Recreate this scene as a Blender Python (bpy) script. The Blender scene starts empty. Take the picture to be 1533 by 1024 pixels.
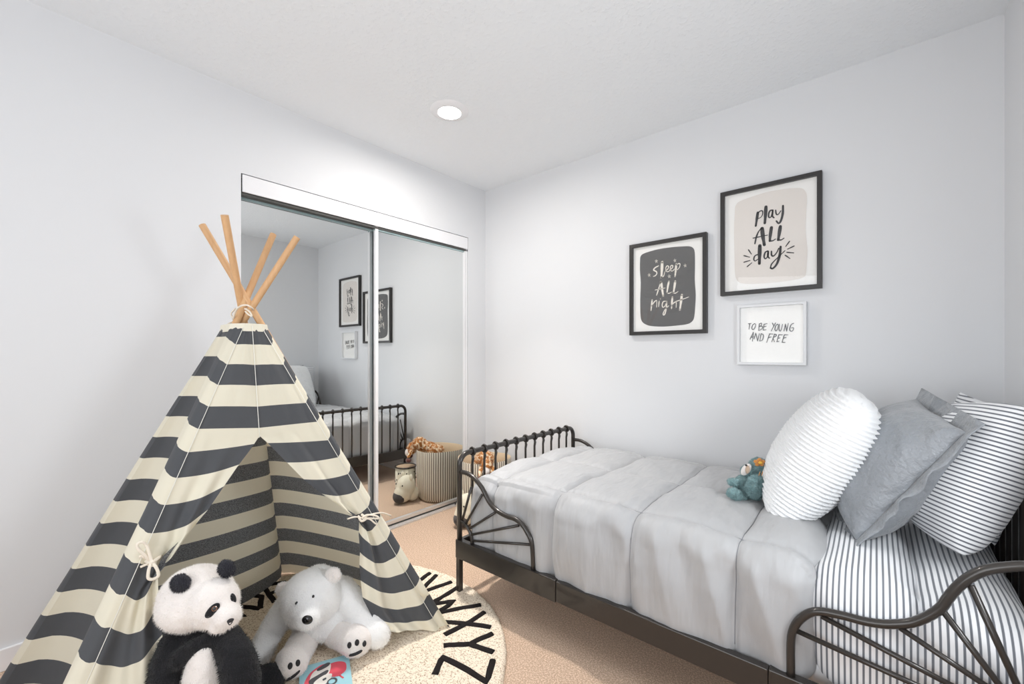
import bpy, bmesh, math, random
from mathutils import Vector, Matrix, noise
random.seed(4)
scn = bpy.context.scene
COL = scn.collection
PI = math.pi

# ---------------------------------------------------------------- camera, light, exposure
cam_d = bpy.data.cameras.new('camera'); cam = bpy.data.objects.new('camera', cam_d); COL.objects.link(cam)
cam.location = (2.386, -2.473, 1.135); cam.rotation_euler = (math.radians(90), 0, math.radians(40.4))
cam_d.sensor_fit = 'HORIZONTAL'; cam_d.sensor_width = 36; cam_d.lens = 36 * 640.0 / 1533
cam_d.shift_y = (530.15 - 512) / 1533; cam_d.clip_start = 0.02
scn.camera = cam
wd = bpy.data.worlds.new('world'); scn.world = wd; wd.use_nodes = True
wd.node_tree.nodes['Background'].inputs[0].default_value = (0.85, 0.92, 1, 1)
wd.node_tree.nodes['Background'].inputs[1].default_value = 1.0
scn.view_settings.view_transform = 'Standard'; scn.view_settings.look = 'None'
scn.view_settings.exposure = -0.10; scn.view_settings.gamma = 1.0; scn.view_settings.use_curve_mapping = False
scn.cycles.use_denoising = True; scn.cycles.max_bounces = 10; scn.cycles.diffuse_bounces = 6
scn.cycles.glossy_bounces = 6; scn.cycles.transparent_max_bounces = 12; scn.cycles.blur_glossy = 0.3

def area(name, loc, direction, sx, sy, power, col, spread=180):
    l = bpy.data.lights.new(name, 'AREA'); l.shape = 'RECTANGLE'; l.size = sx; l.size_y = sy
    l.energy = power; l.color = col; l.spread = math.radians(spread)
    o = bpy.data.objects.new(name, l); COL.objects.link(o); o.location = loc
    o.rotation_euler = Vector(direction).to_track_quat('-Z', 'Z').to_euler()
    return o
# daylight through the window in the right wall (just beside the camera); the rear one is an added soft fill
area('window_daylight', (2.80, -1.40, 1.14), (-1, 0, -0.01), 0.34, 0.52, 12.5, (0.93, 0.97, 1.0))
area('rear_fill', (1.75, -3.62, 1.30), (-.10, 1, -0.02), 1.6, 1.5, 26, (0.95, 0.975, 1.0))
dl = bpy.data.lights.new('downlight', 'AREA'); dl.shape = 'DISK'; dl.size = 0.115; dl.energy = 11; dl.color = (1.0, 0.955, 0.905)
dlo = bpy.data.objects.new('downlight', dl); COL.objects.link(dlo); dlo.location = (0.644, -0.944, 2.434)
dl2 = dl.copy(); dl2.energy = 8; dl2.spread = math.radians(80); dlp = bpy.data.objects.new('downlight_beam', dl2); COL.objects.link(dlp); dlp.location = (0.644, -0.944, 2.433)

# ---------------------------------------------------------------- helpers
def V3(*a): return Vector(a)
class MB:
    def __init__(s): s.v = []; s.f = []; s.uv = {}
    def add(s, vs, fs):
        n = len(s.v); s.v += [tuple(v) for v in vs]; s.f += [tuple(i + n for i in f) for f in fs]; return n
    def box(s, c, d, M=None):
        x, y, z = d[0] / 2, d[1] / 2, d[2] / 2
        vs = [Vector((i * x, j * y, k * z)) for k in (-1, 1) for j in (-1, 1) for i in (-1, 1)]
        if M: vs = [M @ v for v in vs]
        vs = [v + Vector(c) for v in vs]
        s.add(vs, [(0, 2, 3, 1), (4, 5, 7, 6), (0, 1, 5, 4), (2, 6, 7, 3), (0, 4, 6, 2), (1, 3, 7, 5)])
    def tube(s, pts, r, n=8, closed=False, cap=True, flat=1.0, up=None):
        pts = [Vector(p) for p in pts]; N = len(pts)
        rs = r if isinstance(r, (list, tuple)) else [r] * N
        prev = None; rings = []
        for i, p in enumerate(pts):
            if closed: t = pts[(i + 1) % N] - pts[i - 1]
            else: t = pts[min(i + 1, N - 1)] - pts[max(i - 1, 0)]
            t.normalize()
            if prev is None:
                a = Vector(up) if up else (Vector((0, 0, 1)) if abs(t.z) < .9 else Vector((0, 1, 0)))
                u = (a - t * a.dot(t)).normalized()
            else: u = (prev - t * prev.dot(t)).normalized()
            prev = u; w = t.cross(u)
            rings.append([p + (u * math.cos(2 * PI * k / n) * flat + w * math.sin(2 * PI * k / n)) * rs[i] for k in range(n)])
        b = s.add([v for rg in rings for v in rg], [])
        M_ = N if closed else N - 1
        for i in range(M_):
            j = (i + 1) % N
            for k in range(n):
                l = (k + 1) % n
                s.f.append((b + i * n + k, b + i * n + l, b + j * n + l, b + j * n + k))
        if cap and not closed:
            s.f.append(tuple(b + k for k in reversed(range(n)))); s.f.append(tuple(b + (N - 1) * n + k for k in range(n)))
    def lathe(s, prof, c=(0, 0, 0), n=32):
        b = s.add([(c[0] + r * math.cos(2 * PI * k / n), c[1] + r * math.sin(2 * PI * k / n), c[2] + z) for r, z in prof for k in range(n)], [])
        for i in range(len(prof) - 1):
            for k in range(n):
                l = (k + 1) % n
                s.f.append((b + i * n + k, b + i * n + l, b + (i + 1) * n + l, b + (i + 1) * n + k))
    def ell(s, c, r, M=None, nu=20, nv=12):
        vs = []
        for j in range(nv + 1):
            th = PI * j / nv
            for i in range(nu):
                ph = 2 * PI * i / nu
                v = Vector((r[0] * math.sin(th) * math.cos(ph), r[1] * math.sin(th) * math.sin(ph), r[2] * math.cos(th)))
                if M: v = M @ v
                vs.append(v + Vector(c))
        b = s.add(vs, [])
        for j in range(nv):
            for i in range(nu):
                k = (i + 1) % nu
                s.f.append((b + j * nu + i, b + (j + 1) * nu + i, b + (j + 1) * nu + k, b + j * nu + k))
    def grid(s, P, nu, nv, uvf=None):   # P[i][j] i in 0..nu, j in 0..nv
        b = s.add([P[i][j] for i in range(nu + 1) for j in range(nv + 1)], [])
        for i in range(nu):
            for j in range(nv):
                s.f.append((b + i * (nv + 1) + j, b + (i + 1) * (nv + 1) + j, b + (i + 1) * (nv + 1) + j + 1, b + i * (nv + 1) + j + 1))
        if uvf:
            for i in range(nu + 1):
                for j in range(nv + 1): s.uv[b + i * (nv + 1) + j] = uvf[i][j]
    def build(s, name, m, parent=None, smooth=True, bevel=0, solid=0, sub=0, auto=None, weld=False):
        me = bpy.data.meshes.new(name); me.from_pydata(s.v, [], s.f)
        if s.uv:
            ul = me.uv_layers.new(name='UVMap')
            for lp in me.loops: ul.data[lp.index].uv = s.uv.get(lp.vertex_index, (0, 0))
        me.validate()
        bm = bmesh.new(); bm.from_mesh(me)
        if weld: bmesh.ops.remove_doubles(bm, verts=bm.verts, dist=1e-5)
        if not s.uv and not solid: bmesh.ops.recalc_face_normals(bm, faces=bm.faces)
        bm.to_mesh(me); bm.free()
        for m_ in (m if isinstance(m, (list, tuple)) else [m]): me.materials.append(m_)
        if smooth:
            for p in me.polygons: p.use_smooth = True
        o = bpy.data.objects.new(name, me); COL.objects.link(o)
        if parent is not None: o.parent = parent; o.matrix_parent_inverse = parent.matrix_basis.inverted()
        if solid:
            q = o.modifiers.new('solid', 'SOLIDIFY'); q.thickness = solid; q.offset = 0
        if bevel:
            q = o.modifiers.new('bevel', 'BEVEL'); q.width = bevel; q.segments = 2; q.limit_method = 'ANGLE'; q.angle_limit = .6
        if sub:
            q = o.modifiers.new('sub', 'SUBSURF'); q.levels = sub; q.render_levels = sub
        if auto: 
            for p in me.polygons: p.use_smooth = True
            me.set_sharp_from_angle(angle=math.radians(auto))
        return o
def tag(o, label=None, cat=None, group=None, kind=None):
    for k, v in (('label', label), ('category', cat), ('group', group), ('kind', kind)):
        if v: o[k] = v
    return o
def thing(name, loc, label, cat, group=None):
    o = bpy.data.objects.new(name, None); COL.objects.link(o); o.location = loc; o.empty_display_size = .05
    bpy.context.view_layer.update()
    return tag(o, label, cat, group)
def interp(tab, x):     # tab: list of [x, a, b, ...] sorted either way
    t = sorted(tab)
    if x <= t[0][0]: return t[0][1:]
    for a, b in zip(t, t[1:]):
        if x <= b[0]:
            k = (x - a[0]) / (b[0] - a[0]); return [p + (q - p) * k for p, q in zip(a[1:], b[1:])]
    return t[-1][1:]
def catmull(pts, n=6, closed=False):
    pts = [Vector(p) for p in pts]; N = len(pts); out = []
    R_ = range(N if closed else N - 1)
    for i in R_:
        p0 = pts[i - 1] if (i > 0 or closed) else pts[0] * 2 - pts[1]
        p1 = pts[i]; p2 = pts[(i + 1) % N]
        p3 = pts[(i + 2) % N] if (i + 2 < N or closed) else p2 * 2 - p1
        for k in range(n):
            t = k / n
            out.append(0.5 * ((2 * p1) + (p2 - p0) * t + (2 * p0 - 5 * p1 + 4 * p2 - p3) * t * t + (3 * p1 - p0 - 3 * p2 + p3) * t ** 3))
    if not closed: out.append(pts[-1])
    return out
def nz(p, s=1.0): return noise.noise(Vector(p) * s)

# ---------------------------------------------------------------- materials
def srgb(r, g, b):
    f = lambda c: (c / 255 / 12.92) if c / 255 <= .04045 else ((c / 255 + .055) / 1.055) ** 2.4
    return (f(r), f(g), f(b), 1)
class NT:
    def __init__(s, name):
        s.m = bpy.data.materials.new(name); s.m.use_nodes = True; s.t = s.m.node_tree; s.b = s.t.nodes['Principled BSDF']
    def n(s, typ, **kw):
        x = s.t.nodes.new(typ)
        for k, v in kw.items():
            if k.startswith('i_'): x.inputs[int(k[2:]) if k[2:].isdigit() else k[2:]].default_value = v
            else: setattr(x, k, v)
        return x
    def l(s, a, b): s.t.links.new(a, b)
    def math(s, op, a, b=None, c=None):
        x = s.t.nodes.new('ShaderNodeMath'); x.operation = op
        for i, v in enumerate((a, b, c)):
            if v is None: continue
            if hasattr(v, 'links') or hasattr(v, 'is_output'): s.l(v, x.inputs[i])
            else: x.inputs[i].default_value = v
        return x.outputs[0]
    def mix(s, fac, a, b):
        x = s.t.nodes.new('ShaderNodeMix'); x.data_type = 'RGBA'
        for i, v in ((0, fac), (6, a), (7, b)):
            if hasattr(v, 'is_output'): s.l(v, x.inputs[i])
            else: x.inputs[i].default_value = v
        return x.outputs[2]
    def noise(s, scale, detail=3, rough=.5, vec=None, stretch=None):
        x = s.t.nodes.new('ShaderNodeTexNoise'); x.inputs['Scale'].default_value = scale; x.inputs['Detail'].default_value = detail; x.inputs['Roughness'].default_value = rough
        if vec is None:
            tc = s.t.nodes.new('ShaderNodeTexCoord'); vec = tc.outputs['Object']
        if stretch:
            mp = s.t.nodes.new('ShaderNodeMapping'); mp.inputs['Scale'].default_value = stretch; s.l(vec, mp.inputs[0]); vec = mp.outputs[0]
        s.l(vec, x.inputs['Vector']); return x.outputs[0]
    def bump(s, h, strength=.3, dist=.002, prev=None):
        x = s.t.nodes.new('ShaderNodeBump'); x.inputs['Strength'].default_value = strength; x.inputs['Distance'].default_value = dist
        s.l(h, x.inputs['Height'])
        if prev is not None: s.l(prev, x.inputs['Normal'])
        s.l(x.outputs[0], s.b.inputs['Normal']); return x.outputs[0]
def plain(name, col, rough=.5, metal=0, nscale=0, nstr=.2, ndist=.001, var=0, sheen=0, coat=0, spec=.5):
    t = NT(name); b = t.b; b.inputs['Base Color'].default_value = col; b.inputs['Roughness'].default_value = rough; b.inputs['Metallic'].default_value = metal
    b.inputs['Specular IOR Level'].default_value = spec
    if sheen: b.inputs['Sheen Weight'].default_value = sheen; b.inputs['Sheen Roughness'].default_value = .5
    if coat: b.inputs['Coat Weight'].default_value = coat
    if var:
        h = t.noise(nscale * .2 if nscale else 6, 3)
        t.l(t.mix(h, [c * (1 - var) for c in col[:3]] + [1], [min(1, c * (1 + var)) for c in col[:3]] + [1]), b.inputs['Base Color'])
    if nscale: t.bump(t.noise(nscale, 4), nstr, ndist)
    return t.m
M = {}
M['wall'] = plain('wall_paint', srgb(225, 226, 228), .55, nscale=260, nstr=.12, ndist=.0006, spec=.3)
t = NT('ceiling_texture'); t.b.inputs['Base Color'].default_value = srgb(238, 241, 244); t.b.inputs['Roughness'].default_value = .8
h = t.noise(55, 4, .6); h2 = t.math('MULTIPLY', t.math('SUBTRACT', h, .5), 3.0); h2.node.use_clamp = True
t.bump(h2, .5, .004); M['ceiling'] = t.m
M['white_trim'] = plain('white_trim_paint', srgb(238, 238, 240), .35)
t = NT('carpet'); c1 = t.noise(9, 3); c2 = t.noise(420, 2, .6); c3 = t.noise(1.3, 2)
base = t.mix(c1, srgb(232, 204, 180), srgb(246, 222, 200)); base = t.mix(t.math('MULTIPLY', c2, .8), base, srgb(200, 166, 138))
base = t.mix(t.math('MULTIPLY', c3, .35), base, srgb(240, 218, 194))
sp_ = t.math('MULTIPLY', t.math('SUBTRACT', t.noise(175, 2, .7), .45), 6.0); sp_.node.use_clamp = True; base = t.mix(t.math('MULTIPLY', t.math('SUBTRACT', 1.0, sp_), .62), base, srgb(152, 120, 96))
t.l(base, t.b.inputs['Base Color']); t.b.inputs['Roughness'].default_value = .95; t.b.inputs['Specular IOR Level'].default_value = .1; t.b.inputs['Sheen Weight'].default_value = .25
n1 = t.bump(t.noise(330, 3, .7), .5, .003); t.bump(t.noise(60, 3, .6), .4, .003, n1); M['carpet'] = t.m
M['mirror'] = plain('mirror_silver', (.80, .815, .81, 1), .0, 1.0)
M['alu'] = plain('satin_aluminium', srgb(226, 228, 230), .28, .55)
M['glass_edge'] = plain('green_glass_edge', srgb(168, 190, 192), .15, .3)
M['dark_gap'] = plain('track_shadow_black', srgb(70, 70, 68), .6)  # shade put into the colour, for the closet interior and the gap below the fascia
M['black_metal'] = plain('black_brown_steel', srgb(56, 52, 49), .30, .35, nscale=30, nstr=.05, coat=.3)
def striped(name, axis, pitch, frac, c1, c2, rough=.8, uv=False, warp=0, soft=.06):
    t = NT(name)
    tc = t.n('ShaderNodeTexCoord'); sp = t.n('ShaderNodeSeparateXYZ'); t.l(tc.outputs['UV' if uv else 'Object'], sp.inputs[0])
    x = sp.outputs[axis]
    if warp: x = t.math('ADD', x, t.math('MULTIPLY', t.noise(5, 2), warp))
    fr = t.math('FRACT', t.math('DIVIDE', x, pitch)); d = t.math('ABSOLUTE', t.math('SUBTRACT', fr, .5))
    mr = t.n('ShaderNodeMapRange'); t.l(d, mr.inputs[0]); mr.inputs[1].default_value = frac / 2 + soft; mr.inputs[2].default_value = frac / 2 - soft; mr.interpolation_type = 'SMOOTHSTEP'
    t.l(t.mix(mr.outputs[0], c1, c2), t.b.inputs['Base Color']); t.b.inputs['Roughness'].default_value = rough; t.b.inputs['Sheen Weight'].default_value = .2
    t.bump(t.noise(500, 2), .2, .0006)
    return t
M['sheet'] = striped('ticking_stripe_sheet', 0, .0126, .36, srgb(240, 241, 243), srgb(112, 116, 124)).m
M['ticking'] = striped('ticking_stripe_pillow', 1, .0120, .36, srgb(240, 241, 243), srgb(104, 108, 116), uv=True).m
t = NT('comforter_satin'); t.l(t.mix(t.noise(3, 2), srgb(168, 169, 172), srgb(181, 181, 181)), t.b.inputs['Base Color'])
t.b.inputs['Roughness'].default_value = .55; t.b.inputs['Sheen Weight'].default_value = .2
n1 = t.bump(t.noise(8, 2, .5, stretch=(2.6, 1.0, .5)), .45, .03); t.bump(t.noise(26, 2, .5, stretch=(1.8, .8, .3)), .22, .008, n1); M['comforter'] = t.m
M['thread'] = plain('seam_shade_thread', srgb(142, 143, 148), .7)  # seam thread, tinted darker than the quilt to carry the groove's shade
t = NT('grey_sateen'); t.b.inputs['Base Color'].default_value = srgb(140, 144, 149); t.b.inputs['Roughness'].default_value = .38; t.b.inputs['Sheen Weight'].default_value = .3
n1 = t.bump(t.noise(9, 5, .6), .7, .04); t.bump(t.noise(45, 3, .6), .3, .004, n1); M['sateen'] = t.m
t = NT('white_plush_pillow'); t.b.inputs['Base Color'].default_value = srgb(244, 245, 246); t.b.inputs['Roughness'].default_value = .95; t.b.inputs['Sheen Weight'].default_value = .6
n1 = t.bump(t.noise(160, 3, .7), .7, .005); t.bump(t.noise(50, 3, .7), .5, .008, n1); M['fluffy'] = t.m
# tepee canvas: stripe coordinate in UV.y, woven look on the reverse side
t = NT('striped_canvas'); tc = t.n('ShaderNodeTexCoord'); sp = t.n('ShaderNodeSeparateXYZ'); t.l(tc.outputs['UV'], sp.inputs[0])
fr = t.math('FRACT', t.math('DIVIDE', sp.outputs[1], .147)); sel = t.math('GREATER_THAN', fr, .5)
geo = t.n('ShaderNodeNewGeometry'); hea = t.noise(260, 2, .7, stretch=(1, 1, 3)); heam = t.math('MULTIPLY', t.math('SUBTRACT', hea, .42), 5.0); heam.node.use_clamp = True
lining = t.mix(heam, srgb(70, 74, 80), srgb(150, 152, 154))
dark = t.mix(geo.outputs['Backfacing'], srgb(84, 86, 90), lining)
t.l(t.mix(sel, srgb(240, 234, 214), dark), t.b.inputs['Base Color'])
t.b.inputs['Roughness'].default_value = .85; t.b.inputs['Sheen Weight'].default_value = .15
n1 = t.bump(t.noise(700, 2), .25, .0006); n2 = t.bump(t.noise(6, 3, .5), .35, .02, n1)
tl_ = t.n('ShaderNodeBsdfTranslucent'); t.l(t.b.inputs['Base Color'].links[0].from_socket, tl_.inputs[0]); ms = t.n('ShaderNodeMixShader'); ms.inputs[0].default_value = .2; t.l(t.b.outputs[0], ms.inputs[1]); t.l(tl_.outputs[0], ms.inputs[2]); t.l(ms.outputs[0], t.t.nodes['Material Output'].inputs[0]); M['canvas'] = t.m
M['cream_cloth'] = plain('cream_canvas', srgb(232, 226, 208), .85, nscale=500, nstr=.2)
M['rope'] = plain('cotton_rope', srgb(236, 226, 210), .9, nscale=300, nstr=.6, ndist=.003)
M['stitch'] = plain('white_thread', srgb(240, 238, 230), .8)
M['tassel'] = plain('black_tassel_yarn', srgb(38, 36, 38), .95, nscale=200, nstr=.8, ndist=.004)
t = NT('pine_pole'); t.l(t.mix(t.noise(6, 4, .6, stretch=(12, 12, 1)), srgb(196, 150, 104), srgb(224, 182, 136)), t.b.inputs['Base Color']); t.b.inputs['Roughness'].default_value = .5; M['wood'] = t.m
t = NT('cream_rug_pile'); rb_ = t.mix(t.noise(240, 3, .7), srgb(232, 214, 190), srgb(252, 242, 226)); sp_ = t.math('MULTIPLY', t.math('SUBTRACT', t.noise(170, 3, .7), .36), 7.0); sp_.node.use_clamp = True; t.l(t.mix(sp_, srgb(176, 150, 122), rb_), t.b.inputs['Base Color']); t.b.inputs['Roughness'].default_value = .95; t.b.inputs['Specular IOR Level'].default_value = .1
n1 = t.bump(t.noise(220, 3, .7), .6, .003); t.bump(t.noise(45, 3, .6), .4, .004, n1); M['rug'] = t.m
M['rug_black'] = plain('black_rug_pile', srgb(44, 40, 40), .95, nscale=220, nstr=1, ndist=.006, spec=.1)
M['black_frame'] = plain('black_wood_frame', srgb(46, 44, 43), .4, nscale=60, nstr=.05)
M['white_frame'] = plain('white_wood_frame', srgb(226, 227, 229), .4)
M['paper'] = plain('white_paper', srgb(244, 243, 240), .8)
M['patch_beige'] = plain('beige_print', srgb(228, 222, 216), .8)
M['patch_grey'] = plain('charcoal_print', srgb(96, 96, 96), .6)
M['ink'] = plain('black_ink', srgb(52, 52, 54), .7)
M['ink_white'] = plain('cream_ink', srgb(238, 232, 222), .7)
t = NT('picture_glass'); tr = t.n('ShaderNodeBsdfTransparent'); gl = t.n('ShaderNodeBsdfGlossy'); gl.inputs['Roughness'].default_value = .02
lw = t.n('ShaderNodeLayerWeight'); lw.inputs[0].default_value = .5; fz = t.math('ADD', t.math('MULTIPLY', t.math('POWER', lw.outputs[1], 5.0), .8), .04).node; ms = t.n('ShaderNodeMixShader'); t.l(fz.outputs[0], ms.inputs[0]); t.l(tr.outputs[0], ms.inputs[1]); t.l(gl.outputs[0], ms.inputs[2])
t.l(ms.outputs[0], t.t.nodes['Material Output'].inputs[0]); M['glass'] = t.m
def fur(name, ca, cb, scale=120, str1=.8, sheen=.5):
    t = NT(name); t.l(t.mix(t.noise(scale * .3, 3), ca, cb), t.b.inputs['Base Color']); t.b.inputs['Roughness'].default_value = .95; t.b.inputs['Specular IOR Level'].default_value = .15
    t.b.inputs['Sheen Weight'].default_value = sheen; t.b.inputs['Sheen Roughness'].default_value = .6
    n1 = t.bump(t.noise(scale * 2.2, 3, .7), str1, .004); t.bump(t.noise(scale * .35, 4, .7), str1 * .6, .008, n1); return t.m
def tipmat(name, col):
    t = NT(name); t.b.inputs['Base Color'].default_value = col; t.b.inputs['Roughness'].default_value = .9; t.b.inputs['Specular IOR Level'].default_value = .1
    q = t.n('ShaderNodeBsdfTranslucent'); q.inputs[0].default_value = col; ms = t.n('ShaderNodeMixShader'); ms.inputs[0].default_value = .5
    t.l(t.b.outputs[0], ms.inputs[1]); t.l(q.outputs[0], ms.inputs[2]); t.l(ms.outputs[0], t.t.nodes['Material Output'].inputs[0]); return t.m
M['tip_white'] = tipmat('white_fur_tips', srgb(254, 254, 254)); M['tip_cream'] = tipmat('cream_fur_tips', srgb(253, 250, 246))
M['fur_white'] = fur('white_plush', srgb(248, 248, 248), srgb(254, 254, 253))
M['fur_cream'] = fur('cream_white_plush', srgb(240, 232, 226), srgb(250, 244, 240))
M['fur_black'] = fur('black_plush', srgb(16, 16, 18), srgb(34, 34, 38), sheen=.12)
M['fur_black2'] = fur('dark_ear_plush', srgb(34, 34, 42), srgb(56, 56, 66), sheen=.2)
M['fur_teal'] = fur('teal_curly_plush', srgb(96, 138, 142), srgb(160, 194, 196), scale=170, str1=1, sheen=.4)
M['fur_tan'] = fur('tan_beak_plush', srgb(176, 152, 130), srgb(196, 170, 146))
M['fur_orange'] = fur('orange_felt', srgb(206, 130, 52), srgb(226, 156, 70))
M['felt_yellow'] = plain('yellow_felt', srgb(244, 190, 80), .9)
t = NT('giraffe_plush'); g1 = t.math('MULTIPLY', t.math('SUBTRACT', t.noise(48, 2, .5), .47), 9.0); g1.node.use_clamp = True; t.l(t.mix(g1, srgb(198, 136, 78), srgb(250, 232, 204)), t.b.inputs['Base Color']); t.b.inputs['Roughness'].default_value = .95; t.bump(t.noise(90, 3, .7), .8, .006); M['fur_giraffe'] = t.m
M['fur_maroon'] = fur('maroon_hoof_plush', srgb(86, 44, 38), srgb(110, 60, 50))
M['fur_pig'] = fur('pale_cream_plush', srgb(228, 220, 198), srgb(240, 234, 214), sheen=.3)
M['fur_char'] = fur('charcoal_plush', srgb(60, 58, 60), srgb(84, 80, 80), sheen=.2)
M['gloss_black'] = plain('glossy_black_plastic', srgb(18, 18, 20), .18, coat=.5)
M['brown_eye'] = plain('brown_glass_eye', srgb(120, 84, 66), .15, coat=.6)
M['pad'] = plain('black_embroidery', srgb(44, 42, 44), .85)
M['pink'] = plain('pink_felt', srgb(226, 176, 170), .9)
t = NT('striped_basket_cloth'); tc = t.n('ShaderNodeTexCoord'); sp = t.n('ShaderNodeSeparateXYZ'); t.l(tc.outputs['UV'], sp.inputs[0])
x = t.math('ADD', sp.outputs[0], t.math('MULTIPLY', t.noise(9, 3), .004)); fr = t.math('FRACT', t.math('MULTIPLY', x, 70)); d = t.math('LESS_THAN', fr, .42)
t.l(t.mix(d, srgb(232, 224, 208), srgb(120, 108, 98)), t.b.inputs['Base Color']); t.b.inputs['Roughness'].default_value = .9; t.bump(t.noise(300, 2), .3, .002); M['basket'] = t.m
M['basket_in'] = plain('beige_basket_lining', srgb(214, 192, 162), .9, nscale=160, nstr=.5, ndist=.003)
M['tan_lid'] = plain('tan_suede_lid', srgb(170, 146, 120), .8)
M['lens'] = bpy.data.materials.new('lamp_diffuser'); M['lens'].use_nodes = True
b_ = M['lens'].node_tree.nodes['Principled BSDF']; b_.inputs['Emission Color'].default_value = (1, .96, .9, 1); b_.inputs['Emission Strength'].default_value = 9
M['sky'] = bpy.data.materials.new('bright_outside'); M['sky'].use_nodes = True
b_ = M['sky'].node_tree.nodes['Principled BSDF']; b_.inputs['Base Color'].default_value = (.8, .85, .9, 1)
M['book_blue'] = plain('pale_blue_cover', srgb(164, 212, 222), .4); M['book_red'] = plain('coral_red_print', srgb(232, 88, 104), .4)
M['book_white'] = plain('cream_print', srgb(246, 240, 232), .4); M['book_grey'] = plain('grey_print', srgb(74, 74, 78), .4); M['pages'] = plain('paper_pages', srgb(240, 236, 226), .8)
M['mattress'] = plain('white_mattress_ticking', srgb(236, 236, 238), .85)
M['slat'] = plain('dark_bed_slat', srgb(48, 45, 43), .5)
TE_L = [[0.469, -1.942, 1.24], [0.107, -2.501, -0.0]]
TE_FLa = [[0.587, -1.948, 1.24], [0.786, -2.496, 0.0]]
TE_FLb = [[0.647, -1.923, 1.24], [0.834, -2.455, 0.0]]
TE_FRa = [[0.646, -1.869, 1.24], [1.036, -1.332, 0.0]]
TE_FRb = [[0.618, -1.841, 1.24], [1.072, -1.301, 0.0]]
TE_B = [[0.488, -1.843, 1.24], [0.051, -1.561, -0.0]]
POLES = {'L': [[0.12, -2.49, 0.0], [0.652, -1.74, 1.595]], 'FL': [[0.809, -2.476, 0.0], [0.486, -1.766, 1.63]], 'FR': [[1.03, -1.337, 0.0], [0.446, -2.001, 1.623]], 'B': [[0.1, -1.52, 0.0], [0.641, -1.983, 1.624]]}
FRONT_N = [0.9603, -0.1733, 0.2187]
FLAP_L = [[0.855, 0.74, -1.906, 0.847], [0.796, 0.744, -1.935, 0.806], [0.742, 0.748, -1.975, 0.757], [0.67, 0.754, -2.019, 0.697], [0.598, 0.76, -2.063, 0.636], [0.522, 0.763, -2.121, 0.576], [0.475, 0.763, -2.182, 0.526], [0.446, 0.77, -2.19, 0.492], [0.381, 0.79, -2.19, 0.403], [0.307, 0.809, -2.186, 0.321], [0.235, 0.827, -2.18, 0.249], [0.141, 0.854, -2.181, 0.129], [0.047, 0.88, -2.183, 0.013], [0.0, 0.902, -2.184, -0.084]]
FLAP_R = [[0.839, 0.74, -1.904, 0.847], [0.804, 0.75, -1.882, 0.821], [0.741, 0.775, -1.831, 0.75], [0.671, 0.8, -1.781, 0.681], [0.607, 0.823, -1.728, 0.622], [0.538, 0.846, -1.67, 0.567], [0.5, 0.867, -1.614, 0.521], [0.456, 0.875, -1.603, 0.491], [0.394, 0.883, -1.61, 0.452], [0.335, 0.898, -1.613, 0.386], [0.264, 0.906, -1.62, 0.341], [0.198, 0.918, -1.622, 0.288], [0.126, 0.932, -1.622, 0.226], [0.064, 0.955, -1.594, 0.15], [0.046, 0.975, -1.559, 0.091]]
CENTER = [[0.652, -1.9, 1.238], [0.741, -1.906, 0.843]]
INK_PLAY = [[0.0132, [1.93, 1.853], [1.926, 1.823], [1.921, 1.787]], [0.0057, [1.929, 1.846], [1.94, 1.858], [1.951, 1.856], [1.951, 1.839], [1.943, 1.826], [1.93, 1.822]], [0.016, [1.966, 1.874], [1.964, 1.833], [1.961, 1.793]], [0.0075, [1.996, 1.851], [1.985, 1.851], [1.978, 1.837], [1.979, 1.819], [1.988, 1.819], [1.996, 1.847]], [0.0085, [1.996, 1.849], [1.994, 1.823], [2.001, 1.812]], [0.0066, [2.008, 1.848], [2.011, 1.828], [2.019, 1.825], [2.03, 1.84]], [0.0104, [2.039, 1.863], [2.038, 1.824], [2.03, 1.791], [2.021, 1.78], [2.011, 1.794]], [0.0075, [1.917, 1.697], [1.924, 1.732], [1.935, 1.758], [1.949, 1.774]], [0.0188, [1.949, 1.769], [1.953, 1.727], [1.959, 1.684]], [0.0057, [1.909, 1.727], [1.94, 1.729], [1.973, 1.731]], [0.0151, [1.99, 1.766], [1.985, 1.728], [1.983, 1.7]], [0.0066, [1.983, 1.699], [1.996, 1.699], [2.007, 1.705]], [0.016, [2.028, 1.764], [2.023, 1.728], [2.019, 1.699]], [0.0066, [2.019, 1.698], [2.032, 1.697], [2.043, 1.703]], [0.0179, [1.939, 1.684], [1.938, 1.635], [1.937, 1.593]], [0.0066, [1.93, 1.64], [1.917, 1.635], [1.912, 1.619], [1.918, 1.609], [1.933, 1.618]], [0.0075, [1.974, 1.651], [1.963, 1.646], [1.958, 1.625], [1.964, 1.614], [1.973, 1.624], [1.976, 1.649]], [0.0085, [1.976, 1.649], [1.975, 1.624], [1.981, 1.614]], [0.0075, [1.99, 1.647], [1.991, 1.627], [2.0, 1.623], [2.013, 1.638], [2.021, 1.657]], [0.0113, [2.029, 1.664], [2.025, 1.622], [2.013, 1.581], [1.996, 1.561], [1.986, 1.565]], [0.0057, [1.986, 1.565], [1.991, 1.584], [2.015, 1.61], [2.047, 1.641]], [0.0057, [1.888, 1.671], [1.901, 1.647]], [0.0057, [1.867, 1.644], [1.893, 1.632]], [0.0057, [1.867, 1.61], [1.895, 1.615]], [0.0057, [1.882, 1.585], [1.903, 1.602]], [0.0057, [2.066, 1.684], [2.051, 1.662]], [0.0057, [2.085, 1.658], [2.058, 1.647]], [0.0057, [2.055, 1.632], [2.083, 1.625]], [0.0057, [2.048, 1.619], [2.068, 1.6]]]
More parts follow.
